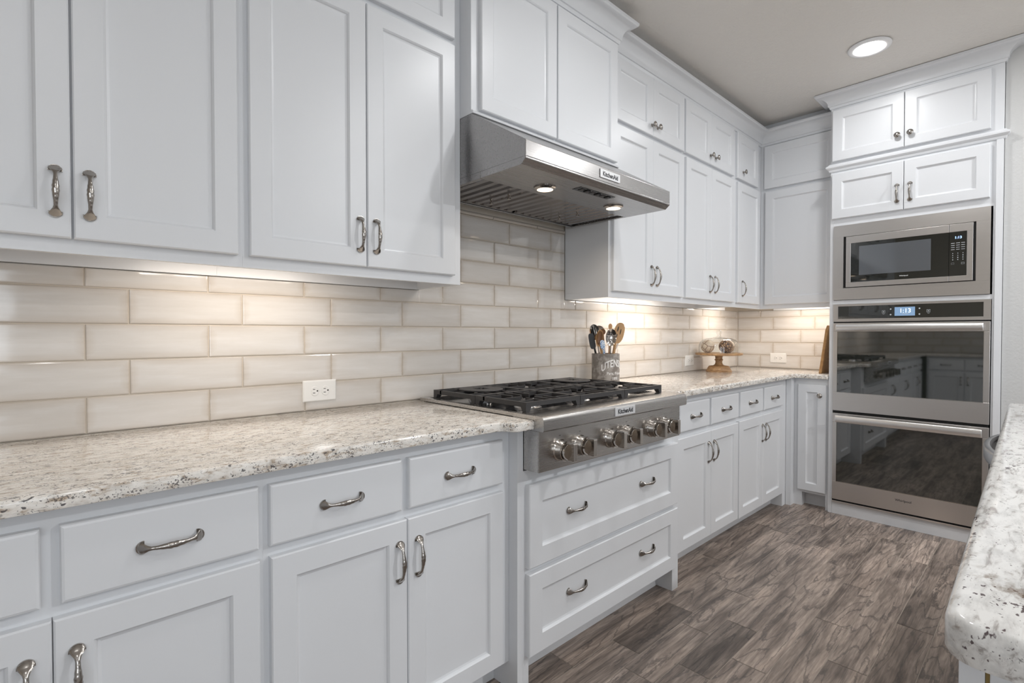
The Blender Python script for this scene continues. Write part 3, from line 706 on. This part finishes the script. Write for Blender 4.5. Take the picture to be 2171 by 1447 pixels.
# ------------------------------------------------------------------ rangetop
def rangetop():
    x0, x1 = 1.1720, 2.0825; yb, yf = -0.040, -0.742; zt = 0.928
    t = thing('rangetop', 'stainless steel six-burner gas rangetop with black cast iron grates', 'rangetop', ((x0+x1)/2, -0.38, 0.74))
    b = MB()
    b.box(x0+0.012, x1-0.012, yb-0.02, -0.64, 0.742, 0.884)
    for a, c in ((x0, x0+0.022), (x1-0.022, x1)): b.box(a, c, yb, -0.60, 0.9145, zt)
    b.box(x0, x1, yb, yb-0.040, 0.9145, zt)
    b.box(x0+0.012, x1-0.012, yb-0.012, -0.60, 0.8841, 0.9146)
    b.build('body', STEEL_X, t, None, 0.0012)
    # rounded landing ledge
    pr = [(-0.60, 0.880), (-0.60, zt)]
    for i in range(7): a = pi/2*i/6; pr.append((yf+0.014-0.014*sin(a), zt-0.014+0.014*cos(a)))
    pr += [(yf, 0.884), (yf+0.004, 0.880)]
    MB().prism(pr, x0, x1, 'x').build('front_ledge', STEEL_X, t, 25)
    MB().box(x0+0.022, x1-0.022, yb-0.040, -0.600, 0.904, 0.9165).build('burner_pan', BLACK, t)
    bd = MB().box(1.550, 1.678, yf-0.004, yf, 0.8885, 0.9205).build('badge', BADGE, t, None, 0.001)
    lettering('KitchenAid', 'lettering', INK, bd, (1.614, yf-0.004, 0.9045), 0.096, 'back', 0.0004, 0.03, 1.12)
    cp = MB().box(1.1815, x1, -0.6405, -0.710, 0.742, 0.879).build('control_panel', STEEL_X, t, None, 0.003)
    mk = MB()
    for x in (1.285, 1.390, 1.567, 1.672, 1.850, 1.955):
        mk.box(x-0.0035, x-0.001, -0.7104, -0.710, 0.850, 0.8525).box(x+0.001, x+0.0035, -0.7104, -0.710, 0.850, 0.8525)
        k = MB().lathe([(.036, 0), (.036, .003), (.0325, .006), (.0325, .028), (.0335, .030), (.0325, .032), (.029, .032), (.029, .029)], (x, -0.710, 0.803), 36, '-y').build('control_knob', CHROME, t, 30)
        kb = MB().lathe([(.027, .025), (.027, .040), (.0255, .043), (.001, .0435)], (x, -0.710, 0.803), 36, '-y')
        kb.build('knob_cap', CHROME, k, 30)
        MB().loft([[(x+s*0.009+0.002, -0.710-d, 0.803+zz) for s, zz in ((-1, -h), (1, -h), (1, h), (-1, h))] for d, h in ((0.040, 0.029), (0.064, 0.030), (0.068, 0.028))]).build('grip', CHROME, k, None, 0.0015)
    mk.build('burner_marks', INK, cp)
    # burners and grates
    gx = [1.200, 1.4865, 1.773, 2.0595]; gy = [-0.096, -0.3655, -0.635]
    for i in range(3):
        for j in range(2):
            a, c = gx[i]+0.0012, gx[i+1]-0.0012; yt, yl = gy[j]-0.0012, gy[j+1]+0.0012; xm, ym = (a+c)/2, (yt+yl)/2
            bn = MB().lathe([(.052, 0), (.052, .004), (.044, .008), (.040, .020), (.041, .022), (.036, .0235), (.030, .0235)], (xm, ym, 0.9165), 28).build('burner', SILVER, t, 35)
            MB().lathe([(.036, .0235), (.037, .027), (.035, .030), (.002, .0315)], (xm, ym, 0.9165), 28).build('burner_cap', IRON, bn, 35)
            gsl = MB()
            for q in range(14):
                an = 2*pi*q/14; cx_, cy_ = xm+0.0425*cos(an), ym+0.0425*sin(an)
                gsl.box(cx_-0.0015, cx_+0.0015, cy_-0.0015, cy_+0.0015, 0.924, 0.934)
            gsl.build('flame_ports', DARK, bn)
            G = MB(); w, zl, zh = 0.0115, 0.945, 0.961
            G.box(a, a+w, yl, yt, zl, zh).box(c-w, c, yl, yt, zl, zh).box(a, c, yl, yl+w, zl, zh).box(a, c, yt-w, yt, zl, zh)
            for px_, sx in ((a, 1), (c, -1)):            # feet taper towards the pan
                for py_, sy in ((yl, 1), (yt, -1)):
                    G.loft([[(px_, py_, z), (px_+sx*q, py_, z), (px_+sx*q, py_+sy*q, z), (px_, py_+sy*q, z)] for q, z in ((0.018, 0.9285), (0.026, 0.9455))])
            hole = 0.036
            for k in range(-2, 3):
                o_ = k*0.045; cut = hole if abs(k) < 2 else hole*1.5
                for sg in (-1, 1):
                    ya_, yb_ = (yl, ym-cut) if sg < 0 else (ym+cut, yt)
                    if abs(k) in (0, 1): G.box(xm+o_-0.0045, xm+o_+0.0045, ya_, yb_, zl+0.002, zh)
                    xa_, xb_ = (a, xm-cut*1.1) if sg < 0 else (xm+cut*1.1, c)
                    if abs(k) in (0, 2): G.box(xa_, xb_, ym+o_*0.95-0.0045, ym+o_*0.95+0.0045, zl+0.002, zh)
            gr = G.build('grate', IRON, t)
            if j == 0 and i in (0, 2):
                S = MB(); S.lathe([(.030, .0), (.088, .0), (.090, .003), (.088, .006), (.030, .006), (.030, .0)], (xm, ym, 0.9605), 40, cap=False)
                for q in range(4):
                    an = pi/4+q*pi/2; S.tube([(xm+0.012*cos(an), ym+0.012*sin(an), 0.964), (xm+0.034*cos(an), ym+0.034*sin(an), 0.964)], 0.004, 8)
                S.build('simmer_plate', IRON, t, 35)
rangetop()

# ------------------------------------------------------------------ oven tower with its appliances
XT = 3.862
def oven_tower():
    t = thing('oven_cabinet', 'tall white cabinet tower built around the double oven and microwave', 'oven cabinet', (4.1, -1.228, 0))
    y0, y1 = -0.815, -1.641; zt = 2.745
    b = MB()
    b.box(XT+0.02, XR, y0, y0-0.019, 0.0, zt).box(XT+0.02, XR, y1+0.019, y1, 0.0, zt)
    b.box(XR-0.02, XR-0.002, y0-0.019, y1+0.019, 0.0, zt)
    b.box(XT, XT+0.0201, y0, -0.839, 0.0, zt).box(XT, XT+0.0201, -1.602, y1, 0.0, 1.90).box(XT, XT+0.0201, -1.580, y1, 1.8925, zt)
    for za, zb in ((0.0, 0.078), (1.3805, 1.4065), (1.8925, 1.945), (2.222, 2.325), (2.640, zt)): b.box(XT, XT+0.0201, -0.839, -1.602, za, zb)
    for zz in (0.060, 1.382, 1.894, 2.27): b.box(XT+0.02, XR-0.02, y0-0.019, y1+0.019, zz, zz+0.018)
    b.box(XT+0.02, XR-0.02, y0-0.019, y1+0.019, zt-0.018, zt)
    b.build('carcass', WHITE, t)
    for za, zb, hk in ((2.315, 2.646, 'k'), (1.939, 2.232, 'p')):
        for (a, c, h) in ((0.8260, 1.2045, 1.174), (1.2075, 1.5880, 1.237)):
            o = shaker(RT, a, c, za, zb, XR-XT, t)
            if hk == 'k': knob(RT, h, 2.389, XR-XT+0.02, o)
            else: pull(RT, h, 2.041, XR-XT+0.02, o)
    pr = [(0, 2.250), (0.006, 2.250), (0.010, 2.256), (0.012, 2.264), (0.018, 2.268), (0.024, 2.276), (0.024, 2.284), (0.014, 2.292), (0.008, 2.300), (0, 2.302)]
    sweep([(XF_R-0.05, y0), (XT, y0), (XT, y1), (3.884, y1)], pr, 'shelf_moulding', WHITE, t)
    sweep([(XT, -1.628), (XT, y1)][::-1] if False else [(XT, -1.612), (XT, y1+0.001)], [(0, 0.08), (0.008, 0.08), (0.010, 2.248), (0, 2.248)], 'edge_bead', WHITE, t)
oven_tower()

def R(b, ya, yb, za, zb, xa, xb): return b.box(xa, xb, -ya, -yb, za, zb)
def double_oven():
    t = thing('double_wall_oven', 'stainless steel double wall oven with black glass doors in the white tower', 'oven', (4.1, -1.22, 0.0786))
    R(MB(), 0.846, 1.596, 0.0795, 1.3785, XT-0.001, 4.30).build('body', DARK, t)
    x1 = XT-0.002
    b = MB(); R(b, 0.841, 1.600, 1.366, 1.3795, XT-0.014, x1); R(b, 0.841, 1.600, 1.266, 1.285, XT-0.014, x1); R(b, 0.841, 0.868, 1.285, 1.366, XT-0.014, x1); R(b, 1.569, 1.600, 1.285, 1.366, XT-0.014, x1)
    cp = b.build('control_panel', STEEL_Y, t)
    R(MB(), 0.868, 1.569, 1.285, 1.366, XT-0.010, x1).build('panel_glass', GLASSB, cp)
    sc = R(MB(), 1.168, 1.267, 1.298, 1.351, XT-0.0115, XT-0.010).build('display', SCREEN, cp)
    plabel(sc, 'lit blue grey clock display')
    lettering('1:13', 'clock_digits', DIGIT, cp, (XT-0.0115, -1.222, 1.329), 0.050, 'right', 0.0004, 0.01, 1.05)
    m = MB(); R(m, 1.205, 1.238, 1.3085, 1.311, XT-0.0119, XT-0.0115)
    for u in (1.148, 1.288):
        for z in (1.340, 1.306): m.lathe([(.0042, 0), (.0042, .0005)], (XT-0.010, -u, z), 10, '-x')
    for u in (1.112, 1.330):
        for q in ((u-0.008, u+0.008, 1.331, 1.3325), (u-0.008, u+0.008, 1.3155, 1.317), (u-0.008, u-0.0065, 1.3155, 1.3325), (u+0.0065, u+0.008, 1.3155, 1.3325), (u-0.005, u+0.005, 1.309, 1.311), (u-0.003, u+0.003, 1.321, 1.327)):
            R(m, *q, XT-0.0105, XT-0.010)
    m.build('panel_icons', KEYS, cp)
    for za, zb, w0, w1, h0, h1 in ((0.686, 1.258, 0.808, 1.2025, 1.2095, 1.2485), (0.102, 0.669, 0.222, 0.609, 0.6150, 0.6600)):
        ym, xf = 1.2205, XT-0.020
        b = MB()
        R(b, 0.843, 1.599, za, w0, xf, x1); R(b, 0.843, 1.599, w1, zb, xf, x1); R(b, 0.843, 0.867, w0, w1, xf, x1); R(b, 1.572, 1.599, w0, w1, xf, x1)
        d = b.build('oven_door', STEEL_Y, t, None, 0.0015)
        w = R(MB(), 0.867, 1.572, w0, w1, xf+0.002, x1).build('window', GLASSO, d); plabel(w, 'black reflective glass window')
        b = MB(); e_ = 0.0035                              # bright edge round the glass
        for q in ((0.8655, 1.5735, w0-e_, w0), (0.8655, 0.8675, w0, w1), (1.5715, 1.5735, w0, w1)): R(b, *q, xf-0.0012, xf+0.001)
        b.build('window_edge', CHROME, d)
        hx = xf-0.042
        b = MB(); b.prism([(hx+0.013, h0), (hx+0.013, h1)] + [(hx+0.005*(2*i/8-1)**2, h1-(h1-h0)*i/8) for i in range(9)], -0.866, -1.5725, 'y'); R(b, 0.900, 0.930, h0+0.006, h1-0.006, hx+0.012, xf); R(b, 1.508, 1.538, h0+0.006, h1-0.006, hx+0.012, xf)
        plabel(b.build('handle', mat('bright_handle_steel', (0.86, 0.85, 0.84), 0.3, 1.0) if 'bright_handle_steel' not in bpy.data.materials else bpy.data.materials['bright_handle_steel'], d, None, 0.003), 'broad flat bright steel bar handle')
        if za < 0.5: lettering('Whirlpool', 'lettering', INK, d, (xf-0.0002, -1.222, 0.172), 0.080, 'right', 0.0006, 0.012)
    b = MB(); R(b, 0.841, 1.600, 0.0795, 0.0905, XT-0.014, x1); b.build('vent_trim', STEEL_Y, t, None, 0.001)
double_oven()

def microwave():
    t = thing('built_in_microwave', 'built-in microwave with wide stainless trim above the double oven', 'microwave', (4.1, -1.216, 1.4075))
    x1 = XT-0.002; xf = XT-0.016
    R(MB(), 0.900, 1.530, 1.430, 1.868, XT-0.001, 4.25).build('body', DARK, t)
    b = MB()
    R(b, 0.8385, 1.5945, 1.816, 1.8905, xf, x1); R(b, 0.8385, 1.5945, 1.4085, 1.4840, xf, x1); R(b, 0.8385, 0.8955, 1.484, 1.816, xf, x1); R(b, 1.5345, 1.5945, 1.484, 1.816, xf, x1)
    b.build('trim_frame', STEEL_Y, t)
    R(MB(), 0.8955, 1.5345, 1.484, 1.816, XT-0.004, x1).build('recess', DARK, t)
    xd = XT-0.026
    b = MB(); R(b, 0.9115, 1.4195, 1.768, 1.8120, xd, XT-0.005); R(b, 0.9115, 1.4195, 1.4880, 1.5180, xd, XT-0.005); R(b, 0.9115, 0.9385, 1.518, 1.768, xd, XT-0.005)
    d = b.build('door', STEEL_Y, t, None, 0.001)
    R(MB(), 0.9385, 1.4195, 1.518, 1.768, xd+0.001, XT-0.005).build('door_glass', GLASSB, d)
    plabel(R(MB(), 0.9835, 1.3395, 1.561, 1.744, xd+0.0004, xd+0.001).build('window', GLASSM, d), 'paler grey see-through window')
    lettering('Whirlpool', 'lettering', PRINT, d, (xd+0.0009, -1.212, 1.5385), 0.042, 'right', 0.0004, 0.012)
    b = MB(); R(b, 1.4210, 1.5235, 1.768, 1.8120, xd, XT-0.005); R(b, 1.4210, 1.5235, 1.4880, 1.5180, xd, XT-0.005); R(b, 1.4970, 1.5235, 1.518, 1.768, xd, XT-0.005)
    c = b.build('control_panel', STEEL_Y, t, None, 0.001)
    R(MB(), 1.4210, 1.4970, 1.518, 1.768, xd+0.001, XT-0.005).build('keypad', GLASSB, c)
    lettering('1:13', 'clock_digits', mat('blue_digits', (0.3, 0.5, 1), 0.4, emit=(0.35, 0.58, 1.0), estr=2.0), c, (xd+0.0009, -1.461, 1.7355), 0.028, 'right', 0.0004, 0.015)
    m = MB()
    for i, u in enumerate((1.437, 1.459, 1.481)):
        for k, z in enumerate((1.704, 1.692, 1.680, 1.668)): R(m, u-0.008, u+0.008, z-0.0014, z+0.0014, xd+0.0006, xd+0.001)
        for z in (1.646, 1.634, 1.622, 1.610): R(m, u-0.0018, u+0.0018, z-0.0026, z+0.0026, xd+0.0006, xd+0.001)
    for u in (1.437, 1.481):
        for q in ((u-0.007, u+0.007, 1.592, 1.593), (u-0.007, u+0.007, 1.583, 1.584), (u-0.007, u-0.006, 1.583, 1.593), (u+0.006, u+0.007, 1.583, 1.593)): R(m, *q, xd+0.0006, xd+0.001)
    m.build('key_marks', KEYS, c)
microwave()

# ------------------------------------------------------------------ outlets
def outlet(fc, uc, zc, label):
    d0 = 0.0085; t = thing('wall_outlet', label, 'outlet', fc(uc, d0, zc-0.0375), 'white duplex outlets')
    W_, H_ = 0.0615, 0.0385
    b = MB(); b.loft([rect(fc, uc-W_, uc+W_, zc-H_, zc+H_, d0+dd, i) for i, dd in ((0, 0), (0.0005, 0.003), (0.004, 0.006), (0.006, 0.0062))]); b.build('cover_plate', PLASTIC, t)
    h = MB()
    for s in (-1, 1):
        b = MB(); cx = uc+s*0.0195; pts = []
        for i in range(24):
            a = 2*pi*i/24; x_, z_ = 0.0150*cos(a), 0.0172*sin(a); pts.append((max(-0.0135, min(0.0135, x_)), z_))
        b.loft([[fc(cx+x_*k, d0+dd, zc+z_*k) for x_, z_ in pts] for k, dd in ((1, 0.006), (1, 0.0075), (0.93, 0.0082))]); r = b.build('socket', PLASTIC, t)
        h = MB()
        for zz in (-0.0065, 0.0065): fbox(h, fc, cx-0.0075, cx+0.0005, d0+0.008, d0+0.0086, zc+zz-0.0011, zc+zz+0.0011)
        pts = [(0.0028*cos(2*pi*i/12), 0.0028*sin(2*pi*i/12)) for i in range(12)]
        h.loft([[fc(cx+0.0085+x_, d0+dd, zc+z_) for x_, z_ in pts] for dd in (0.008, 0.0086)])
        h.build('slots', HOLE, r)
    pts = [(0.003*cos(2*pi*i/12), 0.003*sin(2*pi*i/12)) for i in range(12)]
    b = MB(); b.loft([[fc(uc+x_, d0+dd, zc+z_) for x_, z_ in pts] for dd in (0.006, 0.0075)]); b.build('screw', PLASTIC, t)
outlet(BK, 0.7635, 0.9845, 'white outlet on the tiles between the nearest counter end and the rangetop')
outlet(BK, 3.5105, 0.9920, 'white outlet on the tiles just before the cake stand')
outlet(RT, 0.3300, 0.9940, 'white outlet on the short wall between cake stand and oven tower')

# ------------------------------------------------------------------ utensil crock and utensils
CX, CY, CR, CZ0, CZ1 = 2.338, -0.122, 0.0765, 0.914, 1.080
t = thing('utensil_crock', 'grey concrete crock lettered UTENSILS standing behind the rangetop', 'crock', (CX, CY, CZ0))
MB().lathe([(.001, .0), (.074, .0), (CR, .003), (CR, .1645), (.075, .166), (.069, .166), (.068, .164), (.068, .012), (.001, .012)], (CX, CY, CZ0), 56, cap=False).build('body', CONCRETE, t, 40)
def wrap_text(s, width, z_c, ang_c, arc, name, hs=1.0, bold=0.0):
    vs, fs = text_mesh(s, bold); b = MB(); out = []
    a0 = math.atan2(CAM.y-CY, CAM.x-CX) + ang_c
    for x, y_, z in vs:
        th = a0 + x*width/CR; r = CR+0.0001+(0.0007 if z > 0 else 0)
        out.append((CX+r*cos(th), CY+r*sin(th), z_c + y_*width*hs - arc*x*x*4))
    b.add(out, fs); b.build(name, PRINT, t)
wrap_text('UTENSILS', 0.155, 1.030, 0.72, 0.030, 'lettering', 1.5, 0.012)
wrap_text('Paris, France', 0.098, 0.972, 0.74, 0.0, 'lettering', 1.1)
wrap_text('1890', 0.036, 0.945, 0.74, 0.0, 'lettering', 1.1)

LAT, DEP = Vector((0.7277, -0.6859, 0)), Vector((0.6859, 0.7277, 0))
def up_(lat, dep, z): return Vector((CX, CY, CZ1)) + LAT*lat + DEP*dep + Vector((0, 0, z))
def blade(b, cx, cz, w, h, dep, tilt, bow=0.0, t_=0.003, n=24, sq=1.0, lean=0.0):
    """a rounded flat head: outline in the lateral/up plane, with thickness along depth"""
    pts = []
    for i in range(n):
        a = 2*pi*i/n; c_, s_ = cos(a), sin(a)
        x = w/2*math.copysign(abs(c_)**sq, c_); z = h/2*math.copysign(abs(s_)**sq, s_)
        pts.append((x*cos(tilt)+z*sin(tilt), -x*sin(tilt)+z*cos(tilt)))
    rings = []
    for k, dd in ((0.25, bow), (0.7, bow*0.55), (1.0, 0.0), (1.0, t_), (0.7, t_+bow*0.55), (0.25, t_+bow)):
        rings.append([tuple(up_(cx+x*k, dep+dd+lean*z, cz+z*k)) for x, z in pts])
    b.loft(rings)
def utensil(name, label, cat, m, parts):
    o = thing(name, label, cat, up_(parts['foot'][0], parts['foot'][1], -0.145), 'utensils in the crock')
    hd = MB(); parts['head'](hd); h = hd.build('head', parts.get('hm', m), o, 45)
    if 'sub' in parts:
        nm, fn, mm = parts['sub']; q = MB(); fn(q); q.build(nm, mm, h)
    b = MB(); f, n_ = parts['foot'], parts['neck']
    p0, p1 = up_(f[0], f[1], -0.145), up_(n_[0], n_[1], n_[2])
    b.tube([p0 + (p1-p0)*k/6 for k in range(7)], [parts.get('r', 0.005)]*7, 10); b.build('handle', m, o, 45)
    return o
def slots(cx, cz, tilt, dep, items):
    def fn(b):
        for x, z, w, h in items:
            X, Z = x*cos(tilt)+z*sin(tilt), -x*sin(tilt)+z*cos(tilt)
            blade(b, cx+X, cz+Z, w, h, dep, tilt, 0, 0.0012, 10)
    return fn
utensil('spatula', 'black silicone spatula leaning at the near rim of the crock', 'spatula', RUBBER, dict(foot=(-0.02, 0.0), neck=(-0.064, -0.010, 0.03), r=0.0055,
        head=lambda b: blade(b, -0.0775, 0.068, 0.033, 0.088, -0.014, -0.18, 0, 0.007, sq=0.55)))
utensil('slotted_spoon', 'bright slotted spoon with an oval open head beside the black spatula', 'spoon', CHROME, dict(foot=(-0.01, 0.02), neck=(-0.046, 0.008, 0.075), r=0.004,
        head=lambda b: blade(b, -0.060, 0.118, 0.056, 0.090, 0.006, -0.22, 0.006, 0.002),
        sub=('slots', slots(-0.060, 0.118, -0.22, 0.0038, [(-0.014, 0, 0.005, 0.05), (-0.005, 0.004, 0.005, 0.06), (0.005, 0.004, 0.005, 0.06), (0.014, 0, 0.005, 0.05)]), DARK)))
utensil('ladle', 'pale metal ladle bowl at the back of the crock', 'ladle', SILVER, dict(foot=(0.0, 0.03), neck=(-0.028, 0.042, 0.10), r=0.004,
        head=lambda b: blade(b, -0.030, 0.127, 0.060, 0.056, 0.045, -0.3, 0.012, 0.003)))
utensil('wooden_spoon', 'dark brown wooden spoon with small round head at the centre of the crock', 'spoon', WOODD, dict(foot=(0.01, 0.025), neck=(-0.009, 0.030, 0.105), r=0.005,
        head=lambda b: blade(b, -0.010, 0.120, 0.030, 0.034, 0.030, 0.0, 0.004, 0.005)))
utensil('wooden_spoon', 'light wooden spoon with a long hollow head in front of the slotted spoon', 'spoon', WOODL, dict(foot=(-0.005, -0.035), neck=(-0.036, -0.036, 0.05), r=0.007,
        head=lambda b: blade(b, -0.040, 0.085, 0.042, 0.094, -0.038, 0.12, 0.008, 0.004),
        sub=('hollow', lambda b: blade(b, -0.040, 0.087, 0.030, 0.076, -0.0395, 0.12, 0.007, 0.001), WOODD)))
utensil('serving_spoon', 'spoon with a blue and white patterned handle in the crock', 'spoon', BLUEPAT, dict(foot=(-0.01, -0.052), neck=(-0.020, -0.050, 0.025), r=0.006,
        head=lambda b: blade(b, -0.026, 0.050, 0.026, 0.050, -0.052, -0.12, 0, 0.006, sq=0.7)))
def perf(b):
    for i in range(-2, 3):
        for k in range(-2, 3):
            if i*i+k*k < 7: blade(b, 0.021+i*0.0085+(0.004 if k % 2 else 0), 0.092+k*0.011, 0.0036, 0.0036, -0.0512, 0, 0, 0.001, 8)
utensil('perforated_spoon', 'shiny steel spoon with a perforated round bowl at the front of the crock', 'spoon', CHROME, dict(foot=(0.015, -0.03), neck=(0.020, -0.040, 0.045), r=0.004,
        head=lambda b: blade(b, 0.021, 0.090, 0.060, 0.094, -0.050, 0.06, 0.010, 0.002), sub=('holes', perf, DARK)))
utensil('wooden_spoon', 'plain light wooden spoon whose tip is the tallest in the crock', 'spoon', WOODL, dict(foot=(0.02, 0.03), neck=(0.032, 0.036, 0.135), r=0.005,
        head=lambda b: blade(b, 0.0330, 0.150, 0.021, 0.034, 0.035, 0.05, 0.0, 0.006)))
utensil('wooden_spatula', 'broad light wooden spatula with long slots', 'spatula', WOODL, dict(foot=(0.02, -0.01), neck=(0.052, -0.010, 0.06), r=0.0085,
        head=lambda b: blade(b, 0.0715, 0.113, 0.058, 0.118, -0.012, 0.24, 0.0, 0.006, sq=0.85),
        sub=('slots', slots(0.0715, 0.122, 0.24, -0.0135, [(-0.008, 0.012, 0.005, 0.030), (0.009, 0.000, 0.005, 0.034), (-0.006, -0.026, 0.005, 0.022)]), DARK)))
def wires(b):
    for k in range(-2, 3):
        u = k*0.0066; b.tube([up_(0.088+u*0.8, 0.02, 0.085+u*-0.5), up_(0.117+u*0.8, 0.02, 0.145+u*-0.55)], 0.0011, 6)
    b.tube([up_(0.1045, 0.02, 0.155), up_(0.131, 0.02, 0.136)], 0.0014, 6)
    b.tube([up_(0.078, 0.02, 0.090), up_(0.101, 0.02, 0.078)], 0.0014, 6)
utensil('turner', 'silver wire turner leaning out at the far rim of the crock', 'turner', CHROME, dict(foot=(-0.025, 0.015), neck=(0.088, 0.02, 0.084), r=0.0035, head=wires))

# ------------------------------------------------------------------ cake stand, glass dome, decorative balls
SX, SY = 3.640, -0.170; sc = 1.0
t = thing('cake_stand', 'turned wooden pedestal cake stand on the corner countertop', 'cake stand', (SX, SY, 0.914))
MB().lathe([(.001, 0), (.088, 0), (.0885, .006), (.083, .012), (.080, .020), (.073, .034), (.066, .041), (.040, .044), (.028, .052), (.0235, .064), (.0235, .078), (.029, .082), (.030, .086), (.024, .091), (.0245, .108), (.034, .1165), (.040, .119)], (SX, SY, 0.914), 44).build('pedestal', WOOD, t, 40)
MB().lathe([(.001, .119), (.150, .119), (.160, .122), (.1615, .128), (.1600, .1345), (.155, .1355), (.001, .1355)], (SX, SY, 0.914), 56, cap=False).build('plate', WOOD, t, 40)
t = thing('glass_dome', 'clear glass dome covering the decorative balls on the cake stand', 'cake dome', (SX, SY, 1.0497))
prof_o = [(.140, .0002), (.140, .045), (.137, .062), (.128, .080), (.110, .095), (.085, .104), (.050, .109), (.020, .110)]
prof_i = [(.017, .107), (.048, .1062), (.083, .1013), (.108, .0923), (.1255, .078), (.134, .061), (.137, .045), (.137, .0002)]
MB().lathe(prof_o+prof_i+[prof_o[0]], (SX, SY, 1.0497), 48, cap=False).build('bell', GLASSC, t, 50)
MB().lathe([(.001, .110), (.040, .1105), (.041, .113), (.020, .116), (.012, .122), (.0135, .132), (.0195, .146), (.0190, .156), (.012, .163), (.001, .165)], (SX, SY, 1.0497), 28).build('knob', GLASSC, t, 50)
def ball(x, y, r, m, name, label):
    b = MB(); b.lathe([(max(0.0005, r*sin(pi*i/18)), r-r*cos(pi*i/18)) for i in range(19)], (x, y, 1.0497), 32)
    tag(b.build(name, m, None, 60), label, 'decorative ball', 'decorative balls under the glass dome')
def on_stand(lat, dep): return SX+LAT.x*lat+DEP.x*dep, SY+LAT.y*lat+DEP.y*dep
ball(*on_stand(-0.080, 0.005), 0.0475, BALLW, 'decorative_ball', 'cream ball with thin brown crack lines under the glass dome')
ball(*on_stand(0.032, -0.042), 0.0480, BALLB, 'decorative_ball', 'dark brown woven ball at the front of the glass dome')
ball(*on_stand(0.082, 0.030), 0.0450, BALLW, 'decorative_ball', 'cream cracked ball partly behind the dark woven ball')

# cutting board leaning on the tower's side
b = MB(); Y_ = lambda z: -0.745-(z-0.914)*0.128
pts = [(3.955, 0.914), (4.235, 0.914), (4.235, 1.215), (4.215, 1.245), (4.120, 1.250), (4.115, 1.285), (4.075, 1.285), (4.070, 1.250), (3.975, 1.245), (3.955, 1.215)]
b.loft([[(x, Y_(z)-dy, z) for x, z in pts] for dy in (0.0, -0.018)])
tag(b.build('cutting_board', WOODB, None, None, 0.003), 'wooden cutting board leaning on the side of the oven tower', 'cutting board')

# ------------------------------------------------------------------ island
def arc(cx, cy, r, a0, a1, n=6): return [(cx+r*cos(RAD(a0+(a1-a0)*i/n)), cy+r*sin(RAD(a0+(a1-a0)*i/n))) for i in range(n+1)]
IX0, IX1, IY1 = 0.648, 2.850, -2.70
IYE = lambda x: -1.7670+0.0225*(x-0.648)
P = arc(IX0+0.032, IYE(0.68)-0.032, 0.032, 180, 91) + [(1.2, IYE(1.2)), (2.0, IYE(2.0)), (IX1-0.02, IYE(IX1-0.02)), (IX1, IYE(IX1)-0.02), (IX1, IY1), (IX0, IY1)]
counter('island_countertop', P, 0.872, 0.914, 0.010, GRANITE_I, 'white granite island countertop with a rounded corner in the foreground', 'countertop')
t = thing('island_cabinet', 'white island cabinet under the near rounded end of the granite top', 'island cabinet', (1.2, -2.2, 0))
b = MB()
b.box(0.710, 1.825, -1.800, -2.66, 0.10, 0.8715).box(0.75, 1.825, -1.87, -2.60, 0, 0.10).box(0.690, 0.7101, -1.7765, -1.7965, 0.0, 0.8715)
b.build('carcass', WHITE, t)
MB().box(0.691, 0.7095, -1.8000, -2.66, 0.10, 0.868).build('end_panel', WHITE, t, None, 0.001)
plabel(MB().box(0.695, 0.7095, -1.7966, -1.7999, 0.78, 0.868).build('hinge', BRASS, t), 'brass hinge edge in the gap')
for (a, c) in ((0.730, 1.260), (1.268, 1.810)): MB().box(a, c, -1.781, -1.799, 0.12, 0.865).build('door', WHITE, t, None, 0.003)
t = thing('island_cabinet', 'white island cabinet out of view past the dishwasher', 'island cabinet', (2.62, -2.2, 0))
MB().box(2.435, 2.815, -1.800, -2.66, 0.10, 0.8715).box(2.435, 2.77, -1.87, -2.60, 0, 0.10).build('carcass', WHITE, t)
MB().box(2.45, 2.80, -1.781, -1.799, 0.12, 0.865).build('door', WHITE, t, None, 0.003)

# dishwasher in the island, its bowed handle showing past the edge of the top
def dishwasher():
    t = thing('dishwasher', 'dishwasher with bowed grey steel handle showing past the island countertop edge', 'dishwasher', (2.13, -2.1, 0.02))
    MB().box(1.829, 2.431, -1.800, -2.40, 0.101, 0.868).build('body', DARK, t)
    MB().box(1.850, 2.410, -1.860, -2.35, 0.0, 0.100).build('toe_panel', DARK, t)
    d = MB().box(1.829, 2.431, -1.775, -1.7995, 0.105, 0.868).build('door', STEEL_X, t, None, 0.002)
    n = 28; rings = []; z0, z1 = 0.822, 0.864
    for k in range(n+1):
        s_ = -1+2*k/n; x = 2.130+s_*0.292; yo = -1.770+0.074*(1-s_*s_)**0.75
        tx, ty = 1.0, -0.074*2*s_*0.75/0.292*max(0.25, (1-s_*s_))**-0.25; L_ = math.hypot(tx, ty); nx, ny = -ty/L_, tx/L_
        w = 0.020; e_ = 0.006
        sec = [(0, z0+e_), (0, z1-e_), (-0.002, z1-0.002), (-e_, z1), (-w+e_, z1), (-w, z1-e_), (-w, z0+e_), (-w+e_, z0), (-e_, z0), (-0.002, z0+0.002)]
        rings.append([(x+nx*o_, yo+ny*o_, z) for o_, z in sec])
    b = MB(); b.loft(rings); plabel(b.build('handle', SINKM, d, 40), 'bowed grey steel bar handle')
dishwasher()
